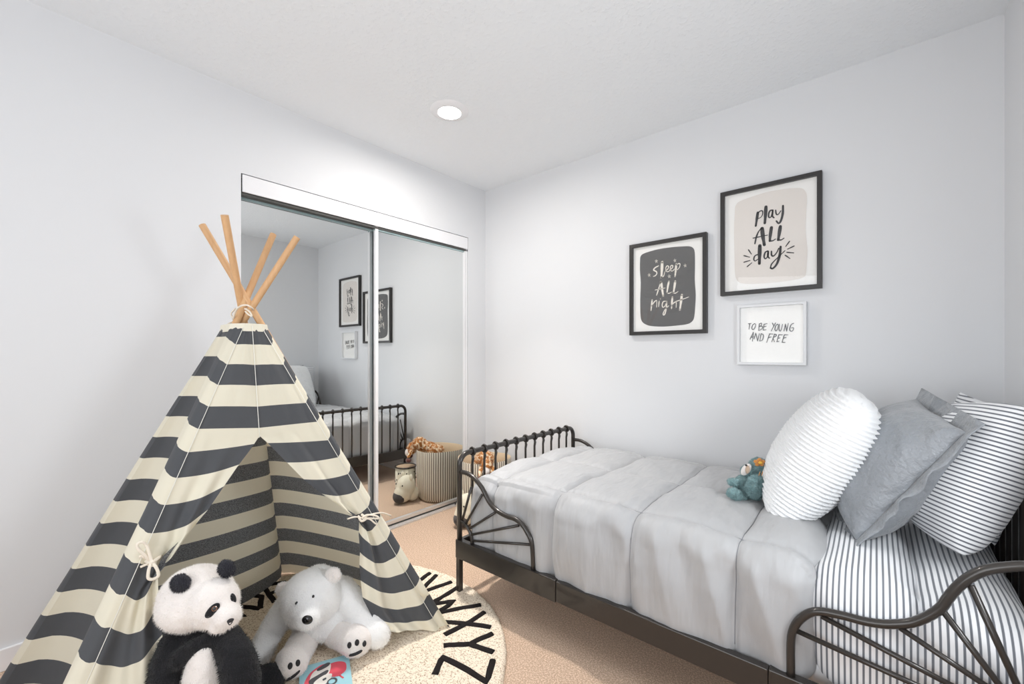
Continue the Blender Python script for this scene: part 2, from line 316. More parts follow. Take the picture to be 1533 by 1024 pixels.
PATCH_PLAY = [[1.824, 1.888], [1.829, 1.913], [1.845, 1.929], [1.901, 1.94], [1.965, 1.947], [2.039, 1.945], [2.086, 1.938], [2.115, 1.93], [2.129, 1.914], [2.136, 1.885], [2.134, 1.817], [2.131, 1.729], [2.138, 1.632], [2.135, 1.558], [2.132, 1.517], [2.121, 1.502], [2.086, 1.494], [2.027, 1.491], [1.965, 1.491], [1.901, 1.494], [1.855, 1.503], [1.835, 1.52], [1.825, 1.555], [1.822, 1.66], [1.82, 1.773]]
INK_SLEEP = [[0.0081, [1.418, 1.651], [1.398, 1.643], [1.389, 1.631], [1.405, 1.619], [1.408, 1.607], [1.399, 1.596], [1.388, 1.593]], [0.0163, [1.44, 1.67], [1.438, 1.623], [1.435, 1.582]], [0.0057, [1.436, 1.58], [1.449, 1.59], [1.456, 1.614]], [0.0057, [1.456, 1.614], [1.472, 1.625], [1.477, 1.64], [1.467, 1.644], [1.461, 1.631], [1.465, 1.613], [1.478, 1.611], [1.487, 1.623]], [0.0057, [1.487, 1.619], [1.499, 1.63], [1.501, 1.641], [1.492, 1.643], [1.487, 1.631], [1.491, 1.613], [1.502, 1.612], [1.51, 1.621]], [0.0122, [1.521, 1.648], [1.518, 1.613], [1.514, 1.578]], [0.0049, [1.522, 1.639], [1.534, 1.649], [1.542, 1.644], [1.538, 1.626], [1.527, 1.615], [1.518, 1.613]], [0.0073, [1.407, 1.481], [1.419, 1.517], [1.433, 1.559]], [0.0146, [1.433, 1.556], [1.439, 1.515], [1.446, 1.474]], [0.0049, [1.398, 1.512], [1.427, 1.515], [1.458, 1.518]], [0.0114, [1.479, 1.554], [1.472, 1.519], [1.468, 1.488]], [0.0057, [1.468, 1.487], [1.481, 1.485], [1.495, 1.491]], [0.013, [1.515, 1.55], [1.51, 1.515], [1.505, 1.486]], [0.0057, [1.505, 1.483], [1.518, 1.483], [1.531, 1.491]], [0.0098, [1.38, 1.455], [1.376, 1.419], [1.373, 1.393]], [0.0057, [1.376, 1.418], [1.392, 1.441], [1.404, 1.45], [1.408, 1.444], [1.407, 1.41]], [0.0065, [1.422, 1.445], [1.419, 1.412]], [0.0073, [1.429, 1.459], [1.43, 1.455]], [0.0065, [1.461, 1.441], [1.446, 1.439], [1.44, 1.422], [1.444, 1.407], [1.456, 1.413], [1.465, 1.434]], [0.0073, [1.467, 1.44], [1.464, 1.402], [1.456, 1.369], [1.448, 1.362], [1.446, 1.372], [1.458, 1.395], [1.478, 1.413]], [0.0106, [1.499, 1.461], [1.496, 1.424], [1.494, 1.396]], [0.0057, [1.494, 1.41], [1.506, 1.427], [1.518, 1.433], [1.521, 1.424], [1.52, 1.4]], [0.0138, [1.552, 1.469], [1.547, 1.428], [1.541, 1.386]], [0.0057, [1.519, 1.435], [1.555, 1.444], [1.589, 1.454]], [0.0049, [1.405, 1.68], [1.404, 1.689]], [0.0049, [1.405, 1.68], [1.397, 1.683]], [0.0049, [1.405, 1.68], [1.401, 1.672]], [0.0049, [1.405, 1.68], [1.411, 1.672]], [0.0049, [1.405, 1.68], [1.413, 1.683]], [0.0049, [1.513, 1.669], [1.512, 1.678]], [0.0049, [1.513, 1.669], [1.506, 1.671]], [0.0049, [1.513, 1.669], [1.51, 1.661]], [0.0049, [1.513, 1.669], [1.519, 1.661]], [0.0049, [1.513, 1.669], [1.52, 1.672]], [0.0049, [1.571, 1.632], [1.57, 1.641]], [0.0049, [1.571, 1.632], [1.563, 1.635]], [0.0049, [1.571, 1.632], [1.567, 1.625]], [0.0049, [1.571, 1.632], [1.576, 1.625]], [0.0049, [1.571, 1.632], [1.577, 1.635]], [0.0049, [1.362, 1.604], [1.361, 1.613]], [0.0049, [1.362, 1.604], [1.354, 1.606]], [0.0049, [1.362, 1.604], [1.358, 1.596]], [0.0049, [1.362, 1.604], [1.368, 1.596]], [0.0049, [1.362, 1.604], [1.369, 1.607]], [0.0049, [1.481, 1.582], [1.48, 1.592]], [0.0049, [1.481, 1.582], [1.473, 1.585]], [0.0049, [1.481, 1.582], [1.477, 1.575]], [0.0049, [1.481, 1.582], [1.486, 1.575]], [0.0049, [1.481, 1.582], [1.488, 1.585]]]
PATCH_SLEEP = [[1.305, 1.7], [1.308, 1.722], [1.322, 1.735], [1.36, 1.743], [1.42, 1.749], [1.492, 1.748], [1.562, 1.742], [1.596, 1.736], [1.614, 1.723], [1.622, 1.696], [1.623, 1.613], [1.622, 1.545], [1.627, 1.462], [1.623, 1.38], [1.617, 1.333], [1.602, 1.312], [1.575, 1.302], [1.513, 1.297], [1.442, 1.295], [1.375, 1.301], [1.341, 1.312], [1.318, 1.33], [1.308, 1.364], [1.306, 1.461], [1.309, 1.565], [1.304, 1.64]]
INK_YOUNG = [[0.0041, [1.887, 1.291], [1.9, 1.292]], [0.0041, [1.894, 1.291], [1.89, 1.263]], [0.0041, [1.916, 1.291], [1.907, 1.283], [1.903, 1.268], [1.908, 1.26], [1.915, 1.266], [1.92, 1.28], [1.919, 1.289], [1.915, 1.29]], [0.0041, [1.937, 1.289], [1.934, 1.255]], [0.0041, [1.937, 1.288], [1.946, 1.291], [1.946, 1.281], [1.937, 1.275]], [0.0041, [1.937, 1.275], [1.95, 1.275], [1.949, 1.263], [1.935, 1.255]], [0.0041, [1.958, 1.286], [1.954, 1.257]], [0.0041, [1.957, 1.285], [1.971, 1.288]], [0.0041, [1.956, 1.272], [1.967, 1.275]], [0.0041, [1.954, 1.256], [1.967, 1.257]], [0.0041, [1.994, 1.29], [2.0, 1.274]], [0.0041, [2.008, 1.29], [2.0, 1.274], [1.989, 1.25]], [0.0041, [2.015, 1.283], [2.008, 1.274], [2.005, 1.257], [2.01, 1.25], [2.016, 1.26], [2.019, 1.277], [2.016, 1.284]], [0.0041, [2.024, 1.283], [2.022, 1.26], [2.026, 1.248], [2.032, 1.256], [2.037, 1.282]], [0.0041, [2.043, 1.248], [2.049, 1.282]], [0.0041, [2.049, 1.282], [2.054, 1.247]], [0.0041, [2.054, 1.247], [2.061, 1.285]], [0.0041, [2.083, 1.284], [2.073, 1.278], [2.067, 1.258], [2.07, 1.247], [2.079, 1.248], [2.083, 1.262], [2.074, 1.262]], [0.0041, [1.895, 1.211], [1.91, 1.247]], [0.0041, [1.91, 1.247], [1.906, 1.201]], [0.0041, [1.899, 1.221], [1.912, 1.224]], [0.0041, [1.913, 1.213], [1.921, 1.242]], [0.0041, [1.921, 1.242], [1.929, 1.202]], [0.0041, [1.929, 1.202], [1.937, 1.239]], [0.0041, [1.945, 1.239], [1.939, 1.202]], [0.0041, [1.945, 1.239], [1.954, 1.232], [1.954, 1.217], [1.949, 1.205], [1.938, 1.201]], [0.0041, [1.982, 1.237], [1.969, 1.193]], [0.0041, [1.981, 1.236], [1.997, 1.235]], [0.0041, [1.977, 1.217], [1.989, 1.221]], [0.0041, [2.004, 1.235], [1.991, 1.196]], [0.0041, [2.003, 1.235], [2.011, 1.231], [2.007, 1.222], [1.997, 1.216], [2.003, 1.196]], [0.0041, [2.022, 1.231], [2.013, 1.196]], [0.0041, [2.021, 1.231], [2.037, 1.23]], [0.0041, [2.018, 1.213], [2.027, 1.215]], [0.0041, [2.045, 1.23], [2.035, 1.193]], [0.0041, [2.045, 1.23], [2.06, 1.229]], [0.0041, [2.041, 1.213], [2.052, 1.217]], [0.0041, [2.035, 1.193], [2.048, 1.192]], [0.0041, [2.013, 1.196], [2.022, 1.198]]]
GUARD_FOOT = [[0.894, 0.581], [0.943, 0.581], [0.992, 0.565], [1.039, 0.532], [1.078, 0.484], [1.122, 0.455], [1.18, 0.443], [1.231, 0.442], [1.27, 0.428], [1.299, 0.401], [1.319, 0.371], [1.326, 0.327], [1.328, 0.263]]
GUARD_HEAD = [[2.21, 0.288], [2.21, 0.349], [2.216, 0.39], [2.232, 0.424], [2.255, 0.45], [2.277, 0.461], [2.303, 0.466], [2.331, 0.469], [2.365, 0.471], [2.398, 0.478], [2.423, 0.488], [2.448, 0.501], [2.469, 0.519], [2.486, 0.538], [2.5, 0.558], [2.511, 0.584], [2.525, 0.612], [2.541, 0.637], [2.562, 0.66], [2.583, 0.674], [2.602, 0.683], [2.622, 0.691]]
ROD_FOOT = [[0.968, 0.522], [1.038, 0.504], [1.119, 0.443], [1.251, 0.42], [1.314, 0.358]]
ROD_HEAD = [[[2.224, 0.388], [2.454, 0.36]], [[2.277, 0.449], [2.511, 0.389]], [[2.429, 0.482], [2.565, 0.415]], [[2.503, 0.549], [2.607, 0.437]], [[2.546, 0.624], [2.622, 0.482]]]

# ---------------------------------------------------------------- the room
W, H, YF = 2.762, 2.44, -3.70
def slab(name, c, d, m, kind='structure', parent=None, **kw):
    b = MB(); b.box(c, d); o = b.build(name, m, parent, smooth=False, **kw)
    if parent is None: tag(o, kind=kind)
    return o
slab('floor', (W / 2, YF / 2, -.05), (W + .6, -YF + .6, .1), M['carpet'])
slab('ceiling', (W / 2, YF / 2, H + .05), (W + .6, -YF + .6, .1), M['ceiling'])
slab('wall_back', (W / 2, .06, H / 2), (W + .3, .12, H), M['wall'])
# left wall with the closet opening y -1.733 .. -0.189, top 2.03
CL0, CL1, CT = -1.733, -.189, 2.03
b = MB(); b.box((-.06, CL1 / 2 + .0, H / 2), (.12, -CL1, H)); b.box((-.06, (YF + CL0) / 2, H / 2), (.12, CL0 - YF, H)); b.box((-.06, (CL0 + CL1) / 2, (H + CT) / 2), (.12, CL1 - CL0, H - CT))
tag(b.build('wall_left', M['wall'], smooth=False, weld=True), kind='structure')
slab('closet_shade', (-.075, (CL0 + CL1) / 2, CT / 2), (.02, CL1 - CL0, CT), M['dark_gap'])         # dark sheet standing in for the shade inside the closet
# right wall with a window, front wall with an opening added for the rear fill
WY0, WY1, WZ0, WZ1 = -1.62, -1.18, .83, 1.45
b = MB(); b.box((W + .06, WY1 / 2, H / 2), (.12, -WY1, H)); b.box((W + .06, (YF + WY0) / 2, H / 2), (.12, WY0 - YF, H))
b.box((W + .06, (WY0 + WY1) / 2, WZ0 / 2), (.12, WY1 - WY0, WZ0)); b.box((W + .06, (WY0 + WY1) / 2, (H + WZ1) / 2), (.12, WY1 - WY0, H - WZ1))
tag(b.build('wall_right', M['wall'], smooth=False), kind='structure')
FX0, FX1, FZ0, FZ1 = .90, 2.60, .5, 2.1
b = MB(); b.box((FX0 / 2, YF - .06, H / 2), (FX0, .12, H)); b.box(((FX1 + W) / 2, YF - .06, H / 2), (W - FX1, .12, H))
b.box(((FX0 + FX1) / 2, YF - .06, FZ0 / 2), (FX1 - FX0, .12, FZ0)); b.box(((FX0 + FX1) / 2, YF - .06, (H + FZ1) / 2), (FX1 - FX0, .12, H - FZ1))
tag(b.build('wall_front', M['wall'], smooth=False), kind='structure')
def window(name, axis, a0, a1, z0, z1, pos):
    r = bpy.data.objects.new(name, None); COL.objects.link(r); tag(r, kind='structure')
    mm = lambda a, z, da, dz, dd=.04: ((pos, a, z), (dd, da, dz)) if axis == 'x' else ((a, pos, z), (da, dd, dz))
    fb = MB()
    for a, z, da, dz in ((a0 + .02, (z0 + z1) / 2, .04, z1 - z0), (a1 - .02, (z0 + z1) / 2, .04, z1 - z0), ((a0 + a1) / 2, z0 + .02, a1 - a0, .04), ((a0 + a1) / 2, z1 - .02, a1 - a0, .04)):
        fb.box(*mm(a, z, da, dz))
    fb.box(*mm((a0 + a1) / 2, (z0 + z1) / 2, .025, z1 - z0, .03))
    fb.build('window_frame', M['white_trim'], r, smooth=False)
window('window_1', 'x', WY0, WY1, WZ0, WZ1, W + .09); window('added_rear_window', 'y', FX0, FX1, FZ0, FZ1, YF - .09)  # the second frame is added around the rear fill light
def skirting(name, c, d):
    slab(name, c, d, M['white_trim'], bevel=.003)
skirting('baseboard_left', (.006, (YF + CL0) / 2, .04), (.012, CL0 - YF, .08)); skirting('baseboard_left.001', (.006, CL1 / 2, .04), (.012, -CL1, .08))
skirting('baseboard_back', (W / 2, -.006, .04), (W, .012, .08)); skirting('baseboard_right', (W - .006, YF / 2, .04), (.012, -YF, .08)); skirting('baseboard_front', (W / 2, YF + .006, .04), (W, .012, .08))

# closet: fascia, side jamb, floor track, two sliding mirror doors
b = MB(); b.box((-.002, (CL0 + CL1) / 2, CT - .048), (.010, CL1 - CL0 - .012, .086)); tag(b.build('trim_2', M['white_trim'], smooth=False, bevel=.002), kind='structure')
b = MB(); b.box((-.03, CL1 - .012, (CT - .09) / 2), (.05, .018, CT - .09)); tag(b.build('trim_3', M['white_trim'], smooth=False, bevel=.002), kind='structure')
b = MB(); b.box((-.02, (CL0 + CL1) / 2, .006), (.055, CL1 - CL0, .012)); b.box((-.004, (CL0 + CL1) / 2, .016), (.006, CL1 - CL0, .012)); tag(b.build('trim_4', M['alu'], smooth=False), kind='structure')
b = MB(); b.box((-.035, (CL0 + CL1) / 2, CT - .10), (.06, CL1 - CL0, .012)); tag(b.build('trim_5', M['dark_gap'], smooth=False), kind='structure')  # dark strip under the fascia, coloured as shade
def door(name, y0, y1, x, stile, edge):
    r = bpy.data.objects.new(name, None); COL.objects.link(r); r.location = (x, (y0 + y1) / 2, 0); tag(r, kind='structure'); bpy.context.view_layer.update()
    b = MB(); b.box((x - .004, (y0 + y1) / 2, 1.0), (.006, y1 - y0 - .01, 1.90)); b.build('mirror_pane', M['mirror'], r, smooth=False)
    for yy, w_ in ((y0 + stile[0] / 2, stile[0]), (y1 - stile[1] / 2, stile[1])):
        b = MB(); b.box((x, yy, 1.0), (.022, w_, 1.945)); b.build('stile', edge, r, smooth=False, bevel=.002)
    b = MB(); b.box((x, (y0 + y1) / 2, .042), (.02, y1 - y0, .022)); b.build('bottom_rail', M['alu'], r, smooth=False)
    b = MB(); b.box((x, (y0 + y1) / 2, 1.925), (.016, y1 - y0, .02)); b.build('top_rail', M['glass_edge'], r, smooth=False)
door('door_1', CL0 + .004, -.945, -.050, (.008, .016), M['glass_edge'])
door('door_2', -.985, CL1 - .024, -.018, (.022, .008), M['white_trim'])

# recessed ceiling light
r = thing('recessed_ceiling_light', (.644, -.944, H), 'round white recessed downlight glowing in the ceiling above the closet doors', 'ceiling light')
b = MB(); b.lathe([(.062, 0), (.062, -.012), (.070, -.010), (.098, -.004), (.102, 0)], (.644, -.944, H), 48); b.build('trim_ring', M['white_trim'], r)
b = MB(); b.lathe([(.0005, -.004), (.061, -.004)], (.644, -.944, H), 40); b.build('lamp_lens', M['lens'], r)

# ---------------------------------------------------------------- pictures on the back wall
def ribbon(strokes, y, name, m, parent, sm=4):
    b = MB()
    for st in strokes:
        w = st[0]; p = catmull([(x, 0, z) for x, z in st[1:]], sm) if len(st) > 3 else [Vector((x, 0, z)) for x, z in st[1:]]
        if len(p) == 2: p = [p[0].lerp(p[1], k / 4) for k in range(5)]
        L, Rr = [], []; n = len(p)
        for i, q in enumerate(p):
            t_ = (p[min(i + 1, n - 1)] - p[max(i - 1, 0)]).normalized(); nn = Vector((-t_.z, 0, t_.x))
            k = i / (n - 1); ww = w * .5 * (.72 + .28 * math.sin(PI * min(1, k * 1.2 + .15))) * (1 + .1 * nz((q.x * 90, w * 300, q.z * 90)))
            L.append(q + nn * ww); Rr.append(q - nn * ww)
        vs = [(v.x, y, v.z) for v in L] + [(v.x, y, v.z) for v in Rr]
        b.add(vs, [(i, i + 1, n + i + 1, n + i) for i in range(n - 1)])
        for c_, rr in ((p[0], (L[0] - p[0]).length), (p[-1], (L[-1] - p[-1]).length)):
            b.add([(c_.x, y, c_.z)] + [(c_.x + rr * math.cos(a * PI / 5), y, c_.z + rr * math.sin(a * PI / 5)) for a in range(10)], [(0, 1 + (a + 1) % 10, 1 + a) for a in range(10)])
    o = b.build(name, m, parent, smooth=False); return o
def picture(label, x0, x1, z0, z1, fw, depth, frame_m, patch, patch_m, ink, ink_m, name='framed_print'):
    r = thing(name, ((x0 + x1) / 2, 0, z0), label, 'picture', 'framed prints on the wall above the bed')
    b = MB()
    o_ = [(x0, z0), (x1, z0), (x1, z1), (x0, z1)]; i_ = [(x0 + fw, z0 + fw), (x1 - fw, z0 + fw), (x1 - fw, z1 - fw), (x0 + fw, z1 - fw)]
    vs = [(x, y, z) for lp, y in ((o_, -.002), (o_, -depth), (i_, -depth), (i_, -.008)) for x, z in lp]
    fs = [(k * 4 + j, k * 4 + (j + 1) % 4, (k + 1) * 4 + (j + 1) % 4, (k + 1) * 4 + j) for k in range(3) for j in range(4)]
    b.add(vs, fs); b.build('frame', frame_m, r, smooth=False, bevel=.0015)
    b = MB(); b.box(((x0 + x1) / 2, -.010, (z0 + z1) / 2), (x1 - x0 - fw * 1.6, .004, z1 - z0 - fw * 1.6)); b.build('print_paper', M['paper'], r, smooth=False)
    if patch:
        p = catmull([(x, 0, z) for x, z in patch], 3, True); n = len(p)
        b = MB(); b.add([(v.x, -.0130, v.z) for v in p], [tuple(range(n))]); b.build('printed_patch', patch_m, r, smooth=False)
    ribbon(ink, -.0140, 'lettering', ink_m, r)
    b = MB(); g_ = fw * .9; b.add([(x0 + g_, -.019, z0 + g_), (x1 - g_, -.019, z0 + g_), (x1 - g_, -.019, z1 - g_), (x0 + g_, -.019, z1 - g_)], [(0, 1, 2, 3)]); b.build('glazing', M['glass'], r, smooth=False)
picture('large black framed print with play all day brushed over a beige patch', 1.757, 2.196, 1.443, 1.991, .020, .030, M['black_frame'], PATCH_PLAY, M['patch_beige'], INK_PLAY, M['ink'])
picture('black framed print with sleep all night in cream over charcoal grey', 1.243, 1.688, 1.249, 1.798, .021, .030, M['black_frame'], PATCH_SLEEP, M['patch_grey'], INK_SLEEP, M['ink_white'])
picture('small white framed print reading to be young and free', 1.838, 2.136, 1.081, 1.386, .013, .034, M['white_frame'], None, None, INK_YOUNG, M['ink'])

# ---------------------------------------------------------------- round alphabet rug
RC, RR, RT = (.800, -1.730), .706, .020
r = thing('alphabet_rug', (RC[0], RC[1], 0), 'round cream shaggy rug with black alphabet letters under the striped play tent', 'rug')
b = MB(); n = 220
prof = [(.0, RT)] + [(RR * q / 12, RT) for q in range(1, 12)] + [(RR * .96, RT), (RR - .012, RT - .001), (RR - .002, RT - .008), (RR, .002)]
vs = []
for rr, z in prof:
    for k in range(n):
        a = 2 * PI * k / n; q = rr + (.006 * nz((math.cos(a) * 40, math.sin(a) * 40, 0)) if rr > RR * .9 else 0)
        vs.append((RC[0] + q * math.cos(a), RC[1] + q * math.sin(a), z + .0012 * nz((rr * math.cos(a) * 12, rr * math.sin(a) * 12, 1))))
b.add(vs, [(i * n + k, i * n + (k + 1) % n, (i + 1) * n + (k + 1) % n, (i + 1) * n + k) for i in range(len(prof) - 1) for k in range(n)])
b.build('pile', M['rug'], r, weld=True)
GL = {'A': [[(0, 0), (.5, 1), (1, 0)], [(.2, .38), (.8, .38)]], 'B': [[(0, 0), (0, 1), (.7, .85), (.7, .6), (0, .52), (.8, .4), (.8, .1), (0, 0)]], 'C': [[(1, .85), (.4, 1), (0, .5), (.4, 0), (1, .15)]],
 'D': [[(0, 0), (0, 1), (.8, .75), (.8, .25), (0, 0)]], 'E': [[(1, 1), (0, 1), (0, 0), (1, 0)], [(0, .5), (.8, .5)]], 'F': [[(1, 1), (0, 1), (0, 0)], [(0, .5), (.8, .5)]], 'G': [[(1, .85), (.4, 1), (0, .5), (.4, 0), (1, .1), (1, .45), (.6, .45)]],
 'H': [[(0, 0), (0, 1)], [(1, 0), (1, 1)], [(0, .5), (1, .5)]], 'I': [[(.5, 0), (.5, 1)]], 'J': [[(.9, 1), (.9, .2), (.5, 0), (.1, .2)]], 'K': [[(0, 0), (0, 1)], [(1, 1), (0, .45), (1, 0)]], 'L': [[(0, 1), (0, 0), (1, 0)]],
 'M': [[(0, 0), (.1, 1), (.5, .4), (.9, 1), (1, 0)]], 'N': [[(0, 0), (0, 1), (1, 0), (1, 1)]], 'O': [[(.5, 0), (0, .5), (.5, 1), (1, .5), (.5, 0)]], 'P': [[(0, 0), (0, 1), (.8, .85), (.8, .6), (0, .45)]],
 'Q': [[(.5, 0), (0, .5), (.5, 1), (1, .5), (.5, 0)], [(.6, .3), (1, 0)]], 'R': [[(0, 0), (0, 1), (.8, .85), (.8, .6), (0, .48), (.9, 0)]], 'S': [[(1, .85), (.4, 1), (.1, .75), (.9, .3), (.6, 0), (0, .12)]], 'T': [[(0, 1), (1, 1)], [(.5, 1), (.5, 0)]],
 'U': [[(0, 1), (.05, .2), (.5, 0), (.95, .2), (1, 1)]], 'V': [[(0, 1), (.5, 0), (1, 1)]], 'W': [[(0, 1), (.25, 0), (.5, .55), (.75, 0), (1, 1)]], 'X': [[(0, 0), (1, 1)], [(0, 1), (1, 0)]], 'Y': [[(0, 1), (.5, .5), (1, 1)], [(.5, .5), (.5, 0)]], 'Z': [[(0, 1), (1, 1), (0, 0), (1, 0)]]}
LW = {'W': 1.8, 'M': 1.5, 'I': .5}; ang_ = 32.5
for ch in 'ZYXWVUTSRQPONMLKJIHGFEDCBA':
    lw_ = LW.get(ch, 1.0); i = ord(ch)
    if ch != 'Z': ang_ += 12.85 * lw_ / 2
    a = math.radians(ang_); ang_ += 12.85 * lw_ / 2; w_ = .100 * lw_
    ro, ri = .655, .468
    er = Vector((math.cos(a), math.sin(a), 0)); et = Vector((math.sin(a), -math.cos(a), 0))
    b = MB()
    for st in GL[ch]:
        pts = []
        for (x0_, y0_), (x1_, y1_) in zip(st, st[1:]):
            for k in range(5):
                q = k / 5; pts.append((x0_ + (x1_ - x0_) * q, y0_ + (y1_ - y0_) * q))
        pts.append(st[-1])
        P3 = []
        for (u, v) in pts:
            rr = ri + (ro - ri) * v; P3.append(Vector((RC[0], RC[1], RT + .0015)) + er * rr + et * ((u - .5) * w_ * (.85 + .22 * v)) + Vector((nz((u * 9, v * 9, i)), nz((u * 9, v * 9, i + 50)), 0)) * .004)
        b.tube(P3, [.0122 * (1 + .3 * nz((k * .9, i, 3))) for k in range(len(P3))], 7, flat=.45, up=(0, 0, 1))
    b.build('letter', M['rug_black'], r)

# ---------------------------------------------------------------- steel bed frame
BX0, BX1, BY0, BY1, BZ = .889, 2.705, -1.096, -.102, .262
bed = thing('bed_frame', (BX0, BY0, 0), 'black steel day bed frame with scrolled side guards against the white wall', 'bed')
bm_ = M['black_metal']
def arch(x, ztop, name):
    rr = .055; p = [(x, BY0, BZ - .03)] + [(x, BY0 + rr - rr * math.cos(a), ztop - rr + rr * math.sin(a)) for a in [k * PI / 16 for k in range(9)]]
    p += [(x, BY1 - rr + rr * math.sin(a), ztop - rr + rr * math.cos(a)) for a in [k * PI / 16 for k in range(9)]] + [(x, BY1, BZ - .03)]
    b = MB(); b.tube(p, .0125, 12, up=(1, 0, 0)); b.build(name, bm_, bed)
for x, zt, nm in ((BX0, .662, 'footboard_tube'), (BX1, .885, 'headboard_tube')):
    arch(x, zt, nm)
    for k in range(11):
        y = -1.011 + .0829 * k
        b = MB(); b.tube([(x, y, BZ - .01), (x, y, zt - .055), (x + .004, y, zt - .035), (x, y, zt - .012)], [.0062, .0062, .0075, .006], 8, up=(1, 0, 0))
        ring = [(x + .0175 * math.cos(a), y, zt + .0175 * math.sin(a)) for a in [2 * PI * q / 16 for q in range(16)]]
        b.tube(ring, .0058, 8, closed=True, up=(0, 1, 0)); b.build('spindle', bm_, bed)
    b = MB(); b.box((x, (BY0 + BY1) / 2, .219), (.022, BY1 - BY0, .086)); b.build('end_rail', bm_, bed, smooth=False, bevel=.003)
for y in (BY0, BY1):
    for x0_, x1_ in ((BX0 - .013, 1.445), (1.446, 2.158), (2.159, BX1 + .013)):
        mid = x0_ > 1 and x0_ < 2
        b = MB(); b.box(((x0_ + x1_) / 2, y, .219), (x1_ - x0_, .030 if not mid else .026, .086 if not mid else .080)); b.build('side_rail', bm_, bed, smooth=False, bevel=.003)
    for x in (BX0, BX1):
        b = MB(); b.box((x, y, .09 + .005), (.024, .024, .19 - .01)); b.build('leg', bm_, bed, smooth=False, bevel=.003)
        fz = .0
    for tab, s0, x_end in ((GUARD_FOOT, 0, BX0), (GUARD_HEAD, 1, BX1)):
        pts = [(x, y, z) for x, z in tab]
        if s0: pts = [(2.210, y, .256)] + pts[1:]
        if s0: pts = pts + [(2.66, y, .700), (BX1, y, .702)]
        b = MB(); b.tube(catmull(pts, 3), .0105, 10, up=(0, 1, 0)); b.build('side_guard', bm_, bed)
    hub = [(BX0 + .085 * math.cos(a), y, BZ + .09 * math.sin(a)) for a in [k * PI / 20 for k in range(11)]]
    b = MB(); b.tube(hub, .0075, 8, up=(0, 1, 0)); b.build('guard_hub', bm_, bed)
    hub = [(BX1 - .085 * math.cos(a), y, BZ + .09 * math.sin(a)) for a in [k * PI / 20 for k in range(11)]]
    b = MB(); b.tube(hub, .0075, 8, up=(0, 1, 0)); b.build('guard_hub', bm_, bed)
    for k, (x, z) in enumerate(ROD_FOOT):
        a = math.radians((78, 62, 44, 27, 10)[k]); b = MB(); b.tube([(BX0 + .083 * math.cos(a), y, BZ + .088 * math.sin(a)), (x, y, z)], .0058, 8, up=(0, 1, 0)); b.build('guard_rod', bm_, bed)
    for k, ((x0_, z0_), (x1_, z1_)) in enumerate(ROD_HEAD):
        q = (2.64 - x0_) / (x1_ - x0_); ze = z0_ + (z1_ - z0_) * q
        b = MB(); b.tube([(x0_, y, z0_), (2.64, y, ze if k < 3 else .337 + .012 * (k - 2))], .0068, 8, up=(0, 1, 0)); b.build('guard_rod', bm_, bed)
for k in range(12):
    x = BX0 + .09 + k * (BX1 - BX0 - .18) / 11
    b = MB(); b.box((x, (BY0 + BY1) / 2, .190), (.06, BY1 - BY0 - .04, .012)); b.build('slat', M['slat'], bed, smooth=False)

# ---------------------------------------------------------------- bedding
def rbox(x0, x1, y0, y1, z0, z1, r, step, disp=None, open_bottom=False, open_sides=()):
    # rounded box grid with displacement along the normal
    b = MB(); cx, cy, cz = (x0 + x1) / 2, (y0 + y1) / 2, (z0 + z1) / 2; hx, hy, hz = (x1 - x0) / 2, (y1 - y0) / 2, (z1 - z0) / 2
    def face(o, du, dv, lu, lv):
        nu, nv = max(2, int(lu / step)), max(2, int(lv / step)); P = []
        for i in range(nu + 1):
            row = []
            for j in range(nv + 1):
                p = o + du * (lu * i / nu) + dv * (lv * j / nv)
                q = Vector((max(-hx + r, min(hx - r, p.x)), max(-hy + r, min(hy - r, p.y)), max(-hz + r, min(hz - r, p.z))))
                d = p - q; n_ = d.normalized() if d.length > 1e-7 else Vector((0, 0, 1)); pos = q + n_ * r + Vector((cx, cy, cz))
                if disp: pos = pos + n_ * disp(pos, n_)
                row.append(pos)
            P.append(row)
        b.grid(P, nu, nv)
    X, Y, Z = Vector((1, 0, 0)), Vector((0, 1, 0)), Vector((0, 0, 1))
    face(Vector((-hx, -hy, hz)), X, Y, 2 * hx, 2 * hy)
    if not open_bottom: face(Vector((-hx, hy, -hz)), X, -Y, 2 * hx, 2 * hy)
    face(Vector((-hx, -hy, -hz)), X, Z, 2 * hx, 2 * hz); face(Vector((hx, hy, -hz)), -X, Z, 2 * hx, 2 * hz)
    if 'x1' not in open_sides: face(Vector((hx, -hy, -hz)), Y, Z, 2 * hy, 2 * hz)
    face(Vector((-hx, hy, -hz)), -Y, Z, 2 * hy, 2 * hz)
    return b
XS = [1.08, 1.410, 1.737, 2.065]; YS = [-.985, -.585, -.215]
